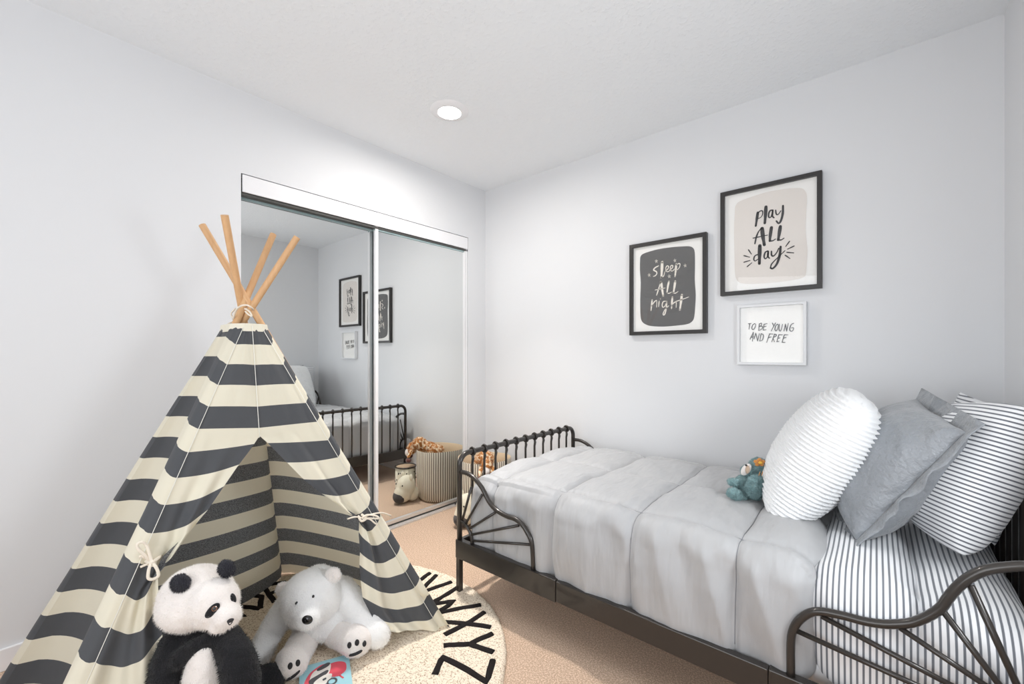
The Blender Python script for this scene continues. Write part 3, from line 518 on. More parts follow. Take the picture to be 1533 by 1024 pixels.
def quilt(p, n_):
    top = max(0, n_.z)
    dx = min(abs(p.x - s) for i, s in enumerate(XS))
    dy = min(abs(p.y - s) for i, s in enumerate(YS)) if (top > .35 or abs(n_.y) < .5) else .085 + max(0, .50 - p.z)
    f = (.55 * (1 - math.exp(-dx / .018)) + .45 * (1 - math.exp(-dx / .09))) * (.55 * (1 - math.exp(-dy / .018)) + .45 * (1 - math.exp(-dy / .09)))
    sharp = math.exp(-(min(dx, dy) / .008) ** 2)
    crown = .016 * math.exp(-((p.x - 1.6) / .9) ** 2) * top
    side = (1 - top) * .5
    dyS = min(abs(p.y - s) for s in YS) if top > .35 else .085 + max(0, .50 - p.z)
    rid = lambda q: .5 - abs(nz(q)) * 1.6
    wr = .008 * nz((p.x * 6, p.y * 6, p.z * 5)) + .007 * rid((p.x * 11 + 2 * nz((p.y * 4, p.z * 4, 1)), p.y * 2.5 + 3, p.z * 2)) * math.exp(-dyS / .16)
    wr += .002 * rid((p.x * 24, p.y * 5, p.z * 4)) * math.exp(-dyS / .04) + .004 * rid((p.x * 4, p.y * 11, p.z * 12)) * math.exp(-dx / .09)
    wr += .007 * nz((p.x * 8 + p.y * 6, (p.y - p.x) * 2.2, 4)) * top
    sd_ = min(1, max(0, (.75 - n_.z) / .6)); sd_ = sd_ * sd_ * (3 - 2 * sd_)
    if abs(n_.y) > .5: wr += sd_ * (.024 * rid((p.x * 8 + p.z * 2.5, 2, p.z * 1.3)) + .004 * nz((p.x * 22, 2, p.z * 3)))
    fade = 1.0
    gd_ = min(1, max(0, (p.x - 1.30) / .12)) * min(1, max(0, (2.24 - p.x) / .08))
    bul = .012 * gd_ * math.sin(PI * min(1, max(0, (p.z - .27) / .26))) * (1 if n_.y < -.5 else .3)
    return f * .032 + wr * fade - .006 * sharp + crown + bul * .8 - .012 - (.010 * (1 - gd_) if n_.y < -.5 else 0)
b = rbox(.925, 2.262, -1.076, -.128, .205, .560, .075, .0085, quilt, open_bottom=True)
o = b.build('comforter', M['comforter'], weld=True)
tag(o, 'light grey quilted comforter with square stitching spread over the bed', 'comforter')
from mathutils.bvhtree import BVHTree
bv_ = BVHTree.FromPolygons([v.co[:] for v in o.data.vertices], [tuple(p.vertices) for p in o.data.polygons])
def seam(path, out):
    pts = []
    for p, d in zip(path, out):
        h_, n_, i_, ds = bv_.ray_cast(Vector(p) + Vector(d) * .2, -Vector(d).normalized())
        if h_ is not None: pts.append(h_ + n_ * .0002)
    m_ = MB(); m_.tube(pts, .0012, 5); so = m_.build('seam_shade_line', M['thread'], o)  # thin dark line along the stitching, standing in for shade in the groove
for s in XS:
    path, out = [], []
    for k in range(26): path.append((s, -1.0, .27 + k * .009)); out.append((0, -1, 0))
    for k in range(9): a = k / 8 * PI / 2; path.append((s, -.99, .48)); out.append((0, -math.cos(a), math.sin(a)))
    for k in range(90): path.append((s + 0 * k, -.985 + k * .0095, .45)); out.append((0, 0, 1))
    seam(path, out)
for s in YS:
    seam([(.97 + k * .0128, s, .45) for k in range(100)], [(0, 0, 1)] * 100)
def sheet_d(p, n_):
    return .006 * nz((p.x * 6, p.y * 7, p.z * 6)) + .003 * nz((p.x * 20, p.y * 8, p.z * 14)) + (.012 * math.sin(PI * min(1, max(0, (p.z - .3) / .24))) if n_.y < -.5 else 0)
b = rbox(2.240, 2.475, -1.074, -.120, .225, .562, .085, .014, sheet_d, open_bottom=True)
tag(b.build('folded_top_sheet', M['sheet'], weld=True), 'grey and white ticking striped top sheet folded back beside the grey comforter', 'bed sheet')
b = rbox(2.440, 2.685, -1.066, -.126, .205, .545, .10, .014, sheet_d, open_bottom=True)
tag(b.build('fitted_sheet', M['sheet'], weld=True), 'grey and white ticking striped fitted sheet at the head end of the mattress', 'bed sheet')
b = rbox(.955, 2.660, -1.030, -.165, .200, .495, .05, .06)
tag(b.build('mattress', M['mattress'], weld=True), 'white single mattress wrapped by the grey comforter and striped sheets', 'mattress')

def pillow(name, label, c, w, h, th, R_, m, rnd=0, bul=.5, pinch=.06, fn=None, nu=60, nv=60, flange=0, group=None):
    # local: u along X (width), v along Z (height), thickness along Y
    r = None; b = MB()
    for sgn in (1, -1):
        P, UV = [], []
        for i in range(nu + 1):
            row, ur = [], []
            for j in range(nv + 1):
                u = -1 + 2 * i / nu; v = -1 + 2 * j / nv
                u = math.copysign(1 - (1 - abs(u)) ** 1.25, u); v = math.copysign(1 - (1 - abs(v)) ** 1.25, v)
                e_ = ((1 - u * u) * (1 - v * v)) if True else 0
                t_ = th / 2 * max(0, e_) ** bul
                x = u * w / 2 * (1 - pinch * (1 - v * v) * abs(u) ** 3) * (1 - rnd * v ** 4); z = v * h / 2 * (1 - pinch * (1 - u * u) * abs(v) ** 3) * (1 - rnd * u ** 4)
                p = Vector((x, sgn * t_, z))
                if fn: p = fn(p, u, v, sgn)
                row.append(p); ur.append((x, z))
            P.append(row); UV.append(ur)
        if sgn > 0: P = P[::-1]; UV = UV[::-1]
        b.grid(P, nu, nv, UV)
    me_o = b.build(name, m)
    bm = bmesh.new(); bm.from_mesh(me_o.data); bmesh.ops.remove_doubles(bm, verts=bm.verts, dist=1e-5); bmesh.ops.recalc_face_normals(bm, faces=bm.faces); bm.to_mesh(me_o.data); bm.free()
    me_o.matrix_world = Matrix.Translation(Vector(c)) @ R_.to_4x4()
    tag(me_o, label, 'pillow', group)
    return me_o
def basis(up, face):     # columns: X width, Y thickness (front = -Y), Z up
    z = Vector(up).normalized(); y = -(Vector(face) - z * Vector(face).dot(z)).normalized(); x = y.cross(z)
    return Matrix((x, y, z)).transposed()
def ridges(p, u, v, sgn):
    k = p.z * 2 * PI / .0145 + 1.2 * nz((p.x * 7, sgn * 2, p.z * 9)); e_ = ((1 - u * u) * (1 - v * v)) ** .2
    d = .0062 * math.sin(k) * (1 + .4 * nz((p.x * 30, p.y * 30, p.z * 30))) + .003 * nz((p.x * 120, p.y * 120, p.z * 120))
    dirn = Vector((u * .9, sgn * (1 - max(abs(u), abs(v)) ** 4) + sgn * .02, v * .3)).normalized()
    return p + dirn * d * (.35 + .65 * e_) if max(abs(u), abs(v)) < .999 else p + Vector((u, 0, v)) * .003 * math.sin(k)
white = pillow('fluffy_pillow', 'white fluffy ribbed cushion leaning between the teal plush toy and the grey satin sham', (2.224, -.56, .772), .47, .51, .26, basis((.47, .0, .88), (-1, -.10, .35)), M['fluffy'], rnd=.08, fn=ridges, nu=110, nv=230, pinch=.02, bul=.40)
def sham_f(p, u, v, sgn):
    a = .020 * nz((p.x * 7, sgn * 3, p.z * 7)) + .010 * (.5 - abs(nz((p.x * 12 + p.z * 8, sgn * 5, p.z * 9))) * 2); k = (1 - max(abs(u), abs(v)) ** 6)
    return p + Vector((0, sgn * a * k, 0)) + Vector((.01 * nz((p.z * 6, 1, 1)), 0, .01 * nz((p.x * 6, 2, 2)))) * (1 - k)
sham = pillow('sateen_sham', 'smooth dark grey satin pillow with flanged corners behind the white fluffy cushion', (2.420, -.56, .765), .47, .43, .25, basis((.54, .0, .84), (-1, -.22, .6)), M['sateen'], fn=sham_f, nu=80, nv=80, pinch=.02, bul=.45)
fl = MB()
for a0, a1 in (((-1, -1), (1, -1)), ((1, -1), (1, 1)), ((1, 1), (-1, 1)), ((-1, 1), (-1, -1))):
    P = []
    for i in range(25):
        q = i / 24; u = a0[0] + (a1[0] - a0[0]) * q; v = a0[1] + (a1[1] - a0[1]) * q; row = []
        for j in range(4):
            s_ = j / 3 * .050; ou = Vector((u if abs(u) > .999 else u * abs(u) ** 8, 0, v if abs(v) > .999 else v * abs(v) ** 8))
            row.append(Vector((u * .230, .010 * j / 3 * nz((u * 4, v * 4, 2)) * 3, v * .210)) + ou * s_ * .95)
        P.append(row)
    fl.grid(P, 24, 3)
fo = fl.build('flange', M['sateen'], solid=.003, weld=True); fo.parent = sham
def tick_f(p, u, v, sgn):
    k = (1 - max(abs(u), abs(v)) ** 6); return p + Vector((0, sgn * k * (.010 * nz((p.x * 6, sgn, p.z * 6)) + .004 * nz((p.x * 18, sgn, p.z * 14))), 0))
pillow('striped_pillow', 'plump grey and white ticking striped pillow leaning on the headboard, nearest the bed edge', (2.575, -.56, .775), .54, .45, .23, basis((.28, .15, .94), (-1, -.15, .3)), M['ticking'], rnd=.07, fn=tick_f, bul=.42, pinch=.05, group='striped pillows at the headboard')
pillow('striped_pillow', 'grey and white ticking striped pillow standing behind, only its top showing by the wall', (2.650, -.30, .765), .40, .44, .13, basis((.12, .0, .99), (-.9, -.2, .1)), M['ticking'], fn=tick_f, bul=.42, pinch=.07, group='striped pillows at the headboard')

# ---------------------------------------------------------------- children's play tent
CF, CR, CC = Vector((-.6481, .7615, 0)), Vector((.7615, .6481, 0)), Vector((2.386, -2.473, 1.135))
def at(px, py, d): return CC + CF * d + CR * ((px - 766.5) / 640 * d) + Vector((0, 0, (530.15 - py) / 640 * d))   # photo direction at a real distance
def tl(e, z): a, b_ = Vector(e[0]), Vector(e[1]); return a + (b_ - a) * (1.24 - z) / 1.24
FN = Vector(FRONT_N)
tent = thing('play_tent', (.55, -1.95, 0), 'charcoal and cream striped canvas tepee play tent on four wooden poles with tied-back doors', 'tent')
TE_L2 = [[a + (b_ - a) * q for a, b_ in zip(TE_L[i], TE_FLa[i])] for i, q in ((0, .30), (1, .10))]
TE_L2 = [[TE_L2[i][0] + .0, TE_L2[i][1] + (.0 if i == 0 else .0), TE_L2[i][2]] for i in (0, 1)]
def mid_(a, b_): return (Vector(a[1]) + Vector(b_[1])) / 2
axis_ = Vector((.54, -1.9, 0)); FEET = {'L': mid_(TE_L, TE_L2), 'FL': mid_(TE_FLa, TE_FLb), 'FR': mid_(TE_FRa, TE_FRb), 'B': Vector(TE_B[1])}
for k, (f_, tp) in POLES.items():
    g_ = FEET[k]; d_ = CF * (.07 if k == 'B' else .035) + CR * (.010 if k == 'FL' else (-.042 if k == 'FR' else 0))
    f_ = [g_.x + d_.x, g_.y + d_.y, .022 if k == 'FR' else .001]
    b = MB(); b.tube([f_, tp], .0125, 16); b.build('pole', M['wood'], tent, auto=40)
cv = M['canvas']
def face(ea, eb, va, vb, bow, side, nu=28, nv=60, name='canvas_panel', zb=.006, pw=.5, ripple=0, flare=0):
    # va/vb: stripe offset at each edge; bow>0 moves the cloth inwards (towards the tent axis)
    P, UV = [], []
    for i in range(nu + 1):
        u = i / nu; row, ur = [], []
        for j in range(nv + 1):
            z = zb + (1.24 - zb) * j / nv
            a, c = tl(ea, z), tl(eb, z); p = a.lerp(c, u); d = (c - a); nrm = Vector((-d.y, d.x, 0)).normalized()
            ctr = Vector((.54, -1.9, 0)); 
            if nrm.dot(ctr - Vector((p.x, p.y, 0))) < 0: nrm = -nrm
            k = max(0, 1 - z / 1.25)
            p = p + nrm * (bow * k ** .8 * math.sin(PI * u) ** pw + flare * math.exp(-z / .07) * math.sin(PI * u) ** .6) + nrm * (ripple * k * math.sin(u * 9 + z * 3) * math.sin(PI * u)) + nrm * .006 * nz((u * 3, z * 4, bow * 50)) * math.sin(PI * u)
            fa = va(z) if callable(va) else z - va; fb_ = vb(z) if callable(vb) else z - vb; row.append(p); ur.append((u, fa + (fb_ - fa) * u))
        P.append(row); UV.append(ur)
    if side: P = P[::-1]; UV = UV[::-1]
    b = MB(); b.grid(P, nu, nv, UV); o = b.build(name, cv, tent); return P
VL_ = lambda z: interp([[-.8, -.8865], [.307, .2205], [.821, .735], [1.169, 1.1025], [2.0, 1.94]], z)[0]
VR_ = lambda z: interp([[-.2, -.362], [.064, -.0735], [.804, .735], [1.168, 1.1025], [2.0, 1.94]], z)[0]
face(TE_L, TE_L2, .098, .098, -.012, False, nu=6, name='pole_sleeve')
face(TE_L2, TE_FLa, .098, .098, .150, False, pw=.5)
face(TE_FLa, TE_FLb, lambda z: VL_(z - .03), VL_, -.024, False, nu=8, name='pole_sleeve')
face(TE_FRa, TE_FRb, VR_, lambda z: VR_(z - .035), -.014, False, nu=8, name='pole_sleeve')
face(TE_FRb, TE_B, -.014, -.014, -.07, False)
wallP = face(TE_B, TE_L, .072, .098, .125, False, pw=.45, zb=.024, flare=.10)
def flapgrid(seam, tab, vfun, left):
    nu, nv = 40, 110; P, UV = [], []
    for i in range(nu + 1):
        u = i / nu; row, ur = [], []
        for j in range(nv + 1):
            zs = .008 + (1.24 - .008) * j / nv; S = tl(seam, zs); V_ = vfun(zs)
            apex = tab[0][0]
            if zs >= apex:
                ze = V_ + .067; c0, c1 = Vector(CENTER[0]), Vector(CENTER[1]); q = (c0.z - ze) / (c0.z - c1.z); E_ = c0 + (c1 - c0) * q; g = 0
                if ze > c0.z: E_ = c0.copy()
            else:
                E_ = Vector(interp(tab, zs)); g = min(1, (apex - zs) / .34)
            p = S.lerp(E_, u)
            low = min(1, max(0, (zs - .01) / .10))
            tie = math.exp(-((zs - (.49 if left else .48)) / .07) ** 2)
            am = (.026 if left else .024) * g * (1 - .45 * tie)
            ph = 1.2 if left else .6
            fold = am * (math.sin(u * 2 * PI * 1.5 + ph + zs * 1.5) * .7 + .45 * math.sin(u * 2 * PI * 2.7 + zs * 6)) * math.sin(PI * min(1, u * 1.02)) ** .6
            p = p + FN * fold * (.6 + .4 * (1 - zs))
            p.z -= (.050 if left else .038) * g * math.sin(PI * u) * low * (1 if zs < .6 else .5)
            p = p + FN * (.005 * nz((u * 5, zs * 6, 3 if left else 8)) * (1 if g else .6) * math.sin(PI * u))
            if zs >= apex: p = p + FN * .010 * math.sin(PI * u) * math.sin(PI * min(1, (1.24 - zs) / .4))
            p.z = max(.022 if not left else .008, p.z)
            row.append(p); ur.append((u, V_))
        P.append(row); UV.append(ur)
    if not left: P = P[::-1]; UV = UV[::-1]
    b = MB(); b.grid(P, nu, nv, UV); return b, P
fb, PL = flapgrid(TE_FLb, FLAP_L, VL_, True); fb.build('door_flap', cv, tent)
fb, PR = flapgrid(TE_FRa, FLAP_R, VR_, False); fb.build('door_flap', cv, tent)
# stitching along the seams
def thread(pts, name='seam_stitching', r=.0011):
    b = MB(); b.tube(pts, r, 5); b.build(name, M['stitch'], tent)
off = FN * .003
thread([tl(TE_FLb, .01 + 1.22 * k / 30) + off for k in range(31)]); thread([tl(TE_FRa, .03 + 1.20 * k / 30) + off for k in range(31)])
thread([p + off * 1.6 for p in [Vector(CENTER[1]) + (Vector(CENTER[0]) - Vector(CENTER[1])) * k / 10 for k in range(11)]])
# cream band at the smoke hole
ring = [Vector(e[0]) for e in (TE_L, TE_FLa, TE_FLb, TE_FRa, TE_FRb, TE_B)]; ctr = sum(ring, Vector()) / 6
b = MB(); n_ = 6
vs = [ctr + (p - ctr) * 1.13 + Vector((0, 0, -.022)) for p in ring] + [ctr + (p - ctr) * 1.06 + Vector((0, 0, .006)) for p in ring] + [ctr + (p - ctr) * .93 + Vector((0, 0, .006)) for p in ring]
b.add(vs, [(r_ * n_ + i, r_ * n_ + (i + 1) % n_, (r_ + 1) * n_ + (i + 1) % n_, (r_ + 1) * n_ + i) for r_ in range(2) for i in range(n_)])
b.build('rim_band', M['cream_cloth'], tent, smooth=False, solid=.002)
# rope round the pole crossing
def rope(pts, r, name, n=6): b = MB(); b.tube(catmull(pts, n), r, 8); b.build(name, M['rope'], tent)
A_ = Vector((.542, -1.889, 1.335))
rope([at(349, 478, 1.60), at(353, 465, 1.57), at(361, 458, 1.55), at(370, 457, 1.55), at(377, 461, 1.57), at(378, 464, 1.66), at(368, 462, 1.70), at(358, 462, 1.68), at(354, 470, 1.63)], .0032, 'lashing_rope')
rope([at(366, 462, 1.555), at(373, 466, 1.56), at(377, 473, 1.56), at(372, 471, 1.56), at(367, 466, 1.56)], .003, 'lashing_rope')
rope([at(352, 462, 1.63), at(346, 470, 1.64), at(350, 480, 1.62), at(343, 484, 1.61), at(337, 490, 1.60)], .0028, 'lashing_rope')
# tied bows holding the doors back
def fp(px, py, o_=.02):
    r_ = CF + CR * ((px - 766.5) / 640) + Vector((0, 0, (530.15 - py) / 640)); p0 = Vector(TE_FLb[1])
    return CC + r_ * (((p0 - CC).dot(FN) + o_) / r_.dot(FN))
rope([fp(226, 841), fp(218, 832, .03), fp(207, 822, .035), fp(206, 814, .035), fp(214, 812, .035), fp(220, 818, .03), fp(225, 834, .03), fp(228, 842, .03)], .0042, 'tie_cord')
rope([fp(227, 842, .03), fp(223, 852, .035), fp(222, 865, .035), fp(229, 867, .035), fp(237, 862, .035), fp(235, 852, .035), fp(229, 843, .03)], .0042, 'tie_cord')
rope([fp(221, 836), fp(213, 833), fp(208, 834)], .004, 'tie_cord'); rope([fp(224, 843), fp(217, 846), fp(210, 849)], .0034, 'tie_cord')
rope([fp(218, 840, -.01), fp(226, 842, .03), fp(233, 838, .02), fp(241, 832, -.02)], .005, 'tie_cord')
rope([fp(541, 776, .03), fp(549, 771, .035), fp(562, 772, .035), fp(567, 776, .035), fp(556, 776, .03), fp(545, 776, .03)], .0034, 'tie_cord')
rope([fp(543, 777, .03), fp(553, 777, .035), fp(561, 783, .035), fp(566, 786, .03)], .003, 'tie_cord')
rope([fp(520, 777, .0), fp(531, 774, .02), fp(541, 775, .03), fp(546, 779, .03)], .003, 'tie_cord')
rope([fp(536, 772, .03), fp(541, 780, .032), fp(548, 776, .03), fp(541, 770, .03)], .0045, 'tie_cord')
rope([fp(541, 776, .02), fp(556, 770, .025), fp(572, 768, .0), fp(585, 772, -.05)], .003, 'tie_cord')
# ---------------------------------------------------------------- soft toys
CAMF = Matrix((CR, CF, Vector((0, 0, 1)))).transposed()
def chain(b, pts, rs, n=14):
    pts = catmull(pts, 5); m = len(pts); rr = []
    for i in range(m):
        q = i / (m - 1) * (len(rs) - 1); k = min(int(q), len(rs) - 2); rr.append(rs[k] + (rs[k + 1] - rs[k]) * (q - k))
    for p, r_ in zip(pts, rr): b.ell(p, (r_, r_, r_), None, n, 8)
def blob(b, name, m, parent, voxel=.006, smooth=6, bumpy=0, bs=40):
    me = bpy.data.meshes.new('tmp'); me.from_pydata(b.v, [], b.f); o = bpy.data.objects.new('tmp', me); COL.objects.link(o)
    q = o.modifiers.new('r', 'REMESH'); q.mode = 'VOXEL'; q.voxel_size = voxel
    q = o.modifiers.new('s', 'SMOOTH'); q.iterations = smooth; q.factor = .6
    dg = bpy.context.evaluated_depsgraph_get(); m2 = bpy.data.meshes.new_from_object(o.evaluated_get(dg)); bpy.data.objects.remove(o)
    if bumpy:
        for v in m2.vertices:
            n_ = v.normal; v.co = v.co + Vector(n_) * bumpy * (nz(v.co, bs) + .5 * nz(v.co, bs * 2.3))
    m2.materials.clear(); m2.materials.append(m); m2.name = name
    for p in m2.polygons: p.use_smooth = True
    o = bpy.data.objects.new(name, m2); COL.objects.link(o)
    if parent is not None: o.parent = parent; o.matrix_parent_inverse = parent.matrix_basis.inverted()
    return o
def hair(o, length, count, rad, m, rough=.4, seed=1):
    # short pile standing on the cloth: thin tapered blades in one mesh
    me = o.data; rnd = random.Random(seed); ar = []; tot = 0
    for p in me.polygons: tot += p.area; ar.append(tot)
    b = MB(); import bisect
    for _ in range(count):
        p = me.polygons[bisect.bisect(ar, rnd.random() * tot) % len(me.polygons)]; vs = [me.vertices[i] for i in p.vertices]
        w_ = [rnd.random() for _ in vs]; s_ = sum(w_); c = sum((v.co * (a / s_) for v, a in zip(vs, w_)), Vector()); n_ = sum((Vector(v.normal) * (a / s_) for v, a in zip(vs, w_)), Vector()).normalized()
        d = (n_ + Vector((rnd.uniform(-1, 1), rnd.uniform(-1, 1), rnd.uniform(-1, 1) - .35)) * rough).normalized(); L_ = length * rnd.uniform(.6, 1.2)
        t_ = d.orthogonal().normalized(); t_ = (Matrix.Rotation(rnd.uniform(0, 2 * PI), 3, d) @ t_) * rad
        i = len(b.v); b.v += [tuple(c - t_ - n_ * .001), tuple(c + t_ - n_ * .001), tuple(c + d * L_ + Vector((0, 0, -.25 * L_)))]; b.f.append((i, i + 1, i + 2))
    h = MB(); h.v = b.v; h.f = b.f
    me2 = bpy.data.meshes.new('fur_pile'); me2.from_pydata(b.v, [], b.f); me2.materials.append(m)
    ho = bpy.data.objects.new('fur_pile', me2); COL.objects.link(ho); ho.parent = o; ho['kind'] = 'stuff'
    return ho
def bvh(o):
    from mathutils.bvhtree import BVHTree as BT
    return BT.FromPolygons([v.co[:] for v in o.data.vertices], [tuple(p.vertices) for p in o.data.polygons])
def stick(o, px, py, name, m, parent, rx, rz, depth=.004, rot=0, out=.0):
    # a small oval lying on the surface of o
    d_ = (CF + CR * ((px - 766.5) / 640) + Vector((0, 0, (530.15 - py) / 640))).normalized(); h_, n_, i_, ds = bvh(o).ray_cast(CC, d_)
    if h_ is None: return
    y = -n_; x = Vector((0, 0, 1)).cross(n_).normalized(); z = n_.cross(x); R3 = Matrix((x, y, z)).transposed()
    b = MB(); b.ell(h_ + n_ * out, (rx, depth, rz), R3 @ Matrix.Rotation(rot, 3, 'Y'), 16, 10); return b.build(name, m, parent)
def disc_on(name, c, rx, rz, m, parent, rot=0, depth=.004, M_=None):
    b = MB(); b.ell(c, (rx, depth, rz), (M_ or CAMF) @ Matrix.Rotation(rot, 3, 'Y'), 16, 10); return b.build(name, m, parent)

# polar bear
r = thing('polar_bear_plush', tuple(at(478, 900, 1.70).xy) + (.02,), 'white polar bear soft toy slumped in the tent opening with black paw pads showing', 'soft toy')
b = MB(); b.ell(at(480, 906, 1.70), (.125, .115, .115), CAMF); b.ell(at(482, 925, 1.64), (.10, .08, .085), CAMF); b.ell(at(477, 885, 1.68), (.085, .08, .10), CAMF)
chain(b, [at(512, 885, 1.67), at(535, 912, 1.64), at(560, 942, 1.62), at(566, 950, 1.615)], [.055, .055, .058, .048])
chain(b, [at(432, 905, 1.65), at(412, 935, 1.60), at(397, 962, 1.56), at(388, 982, 1.535)], [.05, .048, .045, .046])
body = blob(b, 'body', M['fur_white'], r, .007, 8, .002, 60); hair(body, .008, 14000, .0006, M['tip_white'])
b = MB(); b.ell(at(466, 895, 1.605), (.112, .105, .100), CAMF); b.ell(at(463, 912, 1.54), (.066, .065, .058), CAMF); b.ell(at(461, 925, 1.495), (.043, .045, .037), CAMF)
hd = blob(b, 'head', M['fur_white'], r, .006, 10, .0015, 60); hair(hd, .007, 9000, .0005, M['tip_white'], seed=2)
for p, rr in ((at(425, 883, 1.60), .031), (at(499, 861, 1.60), .031)):
    b = MB(); b.ell(p, (rr, rr * .55, rr), CAMF); e_ = blob(b, 'ear', M['fur_cream'], r, .005, 3, .0015, 70); hair(e_, .006, 1500, .0005, M['tip_white'], seed=3)
b = MB(); b.ell(at(460, 928, 1.449), (.0185, .010, .0150), CAMF); b.build('nose', M['gloss_black'], r)
for q in ((444, 903), (469, 893)): stick(hd, *q, 'eye', M['gloss_black'], r, .0042, .0052, .004, out=.001)
for leg, foot, fr_, toes, bar in (((505, 945, 1.63), (532, 959, 1.565), .060, ((523, 966), (534.5, 962), (545.5, 963.5)), ((523, 980), (542, 976))), ((455, 960, 1.60), (437, 991, 1.468), .056, ((421, 1001), (434.4, 997), (446, 992.5)), ((431, 1016), (447, 1007)))):
    b = MB(); f_ = at(*foot); tip = -CF * .018
    chain(b, [at(*leg), (at(*leg) + f_) / 2 + Vector((0, 0, .0)), f_], [.055, .052, fr_ * .9]); b.ell(f_, (fr_ * 1.02, fr_ * .62, fr_ * 1.0), CAMF)
    lg = blob(b, 'leg', M['fur_cream'], r, .006, 6, .0012, 70); hair(lg, .005, 4000, .0005, M['tip_white'], rough=.6, seed=5)
    dd = foot[2] - fr_ * .60
    for tx, ty in toes:
        if leg[0] < 500 and tx < 430: continue
        stick(lg, tx, ty, 'paw_pad', M['pad'], r, .0078, .0102, .005)
    stick(lg, (bar[0][0] + bar[1][0]) / 2, (bar[0][1] + bar[1][1]) / 2, 'paw_pad', M['pad'], r, .024, .0045, .008, rot=-.2 if bar[0][0] > 500 else -.5)

# panda
r = thing('panda_plush', tuple(at(300, 1000, 1.29).xy) + (.02,), 'black and white panda soft toy sitting beside the left door flap of the striped tent', 'soft toy')
b = MB(); b.ell(at(305, 1020, 1.30), (.105, .10, .155), CAMF); b.ell(at(298, 965, 1.29), (.105, .085, .075), CAMF)
chain(b, [at(262, 962, 1.25), at(252, 995, 1.22), at(250, 1040, 1.20), at(262, 1080, 1.18)], [.040, .046, .047, .044])
chain(b, [at(338, 955, 1.25), at(354, 985, 1.215), at(362, 1020, 1.20), at(362, 1062, 1.18)], [.040, .047, .050, .046])
chain(b, [at(330, 1060, 1.34), at(368, 1035, 1.385), at(405, 1017, 1.425)], [.07, .058, .048]); chain(b, [at(300, 1095, 1.24), at(350, 1110, 1.20), at(400, 1115, 1.18)], [.06, .055, .052])
chain(b, [at(316, 955, 1.225), at(290, 972, 1.215), at(266, 988, 1.205)], [.022, .026, .026])
body = blob(b, 'body', M['fur_black'], r, .007, 5, .002, 60); hair(body, .008, 20000, .0007, M['fur_black'], seed=6)
b = MB(); b.ell(at(308, 1022, 1.222), (.058, .052, .122), CAMF); be = blob(b, 'belly', M['fur_cream'], r, .006, 5, .0015, 60); hair(be, .006, 5000, .0005, M['tip_cream'], seed=7)
b = MB(); b.ell(at(294, 891, 1.27), (.100, .09, .084), CAMF); b.ell(at(286, 904, 1.25), (.090, .08, .070), CAMF); b.ell(at(320, 902, 1.23), (.066, .065, .068), CAMF); b.ell(at(341, 922, 1.195), (.036, .036, .033), CAMF); b.ell(at(330, 934, 1.20), (.030, .03, .022), CAMF)
hd = blob(b, 'head', M['fur_cream'], r, .006, 7, .0015, 60); hair(hd, .006, 10000, .0005, M['tip_cream'], seed=8)
for p, s_, rot in ((at(270, 873, 1.205), (.026, .016, .025), .3), (at(339, 851, 1.25), (.023, .014, .026), -.5)):
    b = MB(); b.ell(p, s_, CAMF @ Matrix.Rotation(rot, 3, 'Y')); e_ = blob(b, 'ear', M['fur_black2'], r, .005, 3, .001, 70); hair(e_, .006, 2500, .0006, M['fur_black2'], seed=9)
disc_on('eye_patch', at(318, 914, 1.160), .0115, .0215, M['pad'], r, rot=-.95, depth=.012) if False else None
stick(hd, 318, 914, 'eye_patch', M['fur_black'], r, .0220, .0120, .006, rot=-.80); stick(hd, 349, 896, 'eye_patch', M['fur_black'], r, .0150, .0090, .006, rot=-1.3)
stick(hd, 322, 911, 'eye', M['brown_eye'], r, .0074, .0070, .005, out=.005); stick(hd, 322.4, 911, 'pupil', M['gloss_black'], r, .0048, .0046, .003, out=.009)
b = MB(); b.ell(at(345, 929, 1.158), (.0095, .006, .0050), CAMF @ Matrix.Rotation(-.3, 3, 'Y'), 12, 8); b.build('nose', M['pad'], r)
b = MB(); b.tube(catmull([at(341, 932, 1.158), at(344, 935.5, 1.158), at(348, 931, 1.160)], 4), .0013, 6); b.build('mouth', M['pad'], r)

# teal toy on the bed
r = thing('teal_bird_plush', tuple(at(1122, 745, 1.66).xy) + (.56,), 'small curly teal soft toy with an orange flower sitting on the grey comforter', 'soft toy')
b = MB(); b.ell(at(1124, 731, 1.66), (.050, .045, .046), CAMF); b.ell(at(1113, 728, 1.655), (.034, .035, .042), CAMF); b.ell(at(1136, 700, 1.655), (.036, .034, .038), CAMF); b.ell(at(1121, 706, 1.655), (.028, .026, .026), CAMF)
chain(b, [at(1110, 722, 1.64), at(1101, 722, 1.64), at(1095, 721, 1.64)], [.016, .015, .015]); chain(b, [at(1112, 742, 1.63), at(1103, 740, 1.62), at(1097, 738, 1.615)], [.018, .019, .021])
body = blob(b, 'body', M['fur_teal'], r, .0035, 2, .0055, 75); hair(body, .006, 14000, .0007, M['fur_teal'], rough=.9, seed=11)
b = MB(); b.ell(at(1131, 727, 1.585), (.034, .020, .043), CAMF @ Matrix.Rotation(.25, 3, 'Y')); wg = blob(b, 'wing', M['fur_teal'], r, .0035, 2, .0055, 75); hair(wg, .006, 7000, .0007, M['fur_teal'], rough=.9, seed=12)
b = MB(); b.ell(at(1117, 703, 1.640), (.014, .016, .026), CAMF @ Matrix.Rotation(.65, 3, 'Y')); b.build('face_patch', M['fur_cream'], r)
b = MB(); b.ell(at(1119, 703, 1.606), (.0075, .009, .016), CAMF @ Matrix.Rotation(.15, 3, 'Y')); b.build('beak', M['fur_tan'], r)
b = MB(); b.ell(at(1117, 696.5, 1.606), (.0045, .004, .0036), CAMF, 10, 8); b.build('eye', M['gloss_black'], r)
fc = at(1136.5, 692, 1.622)
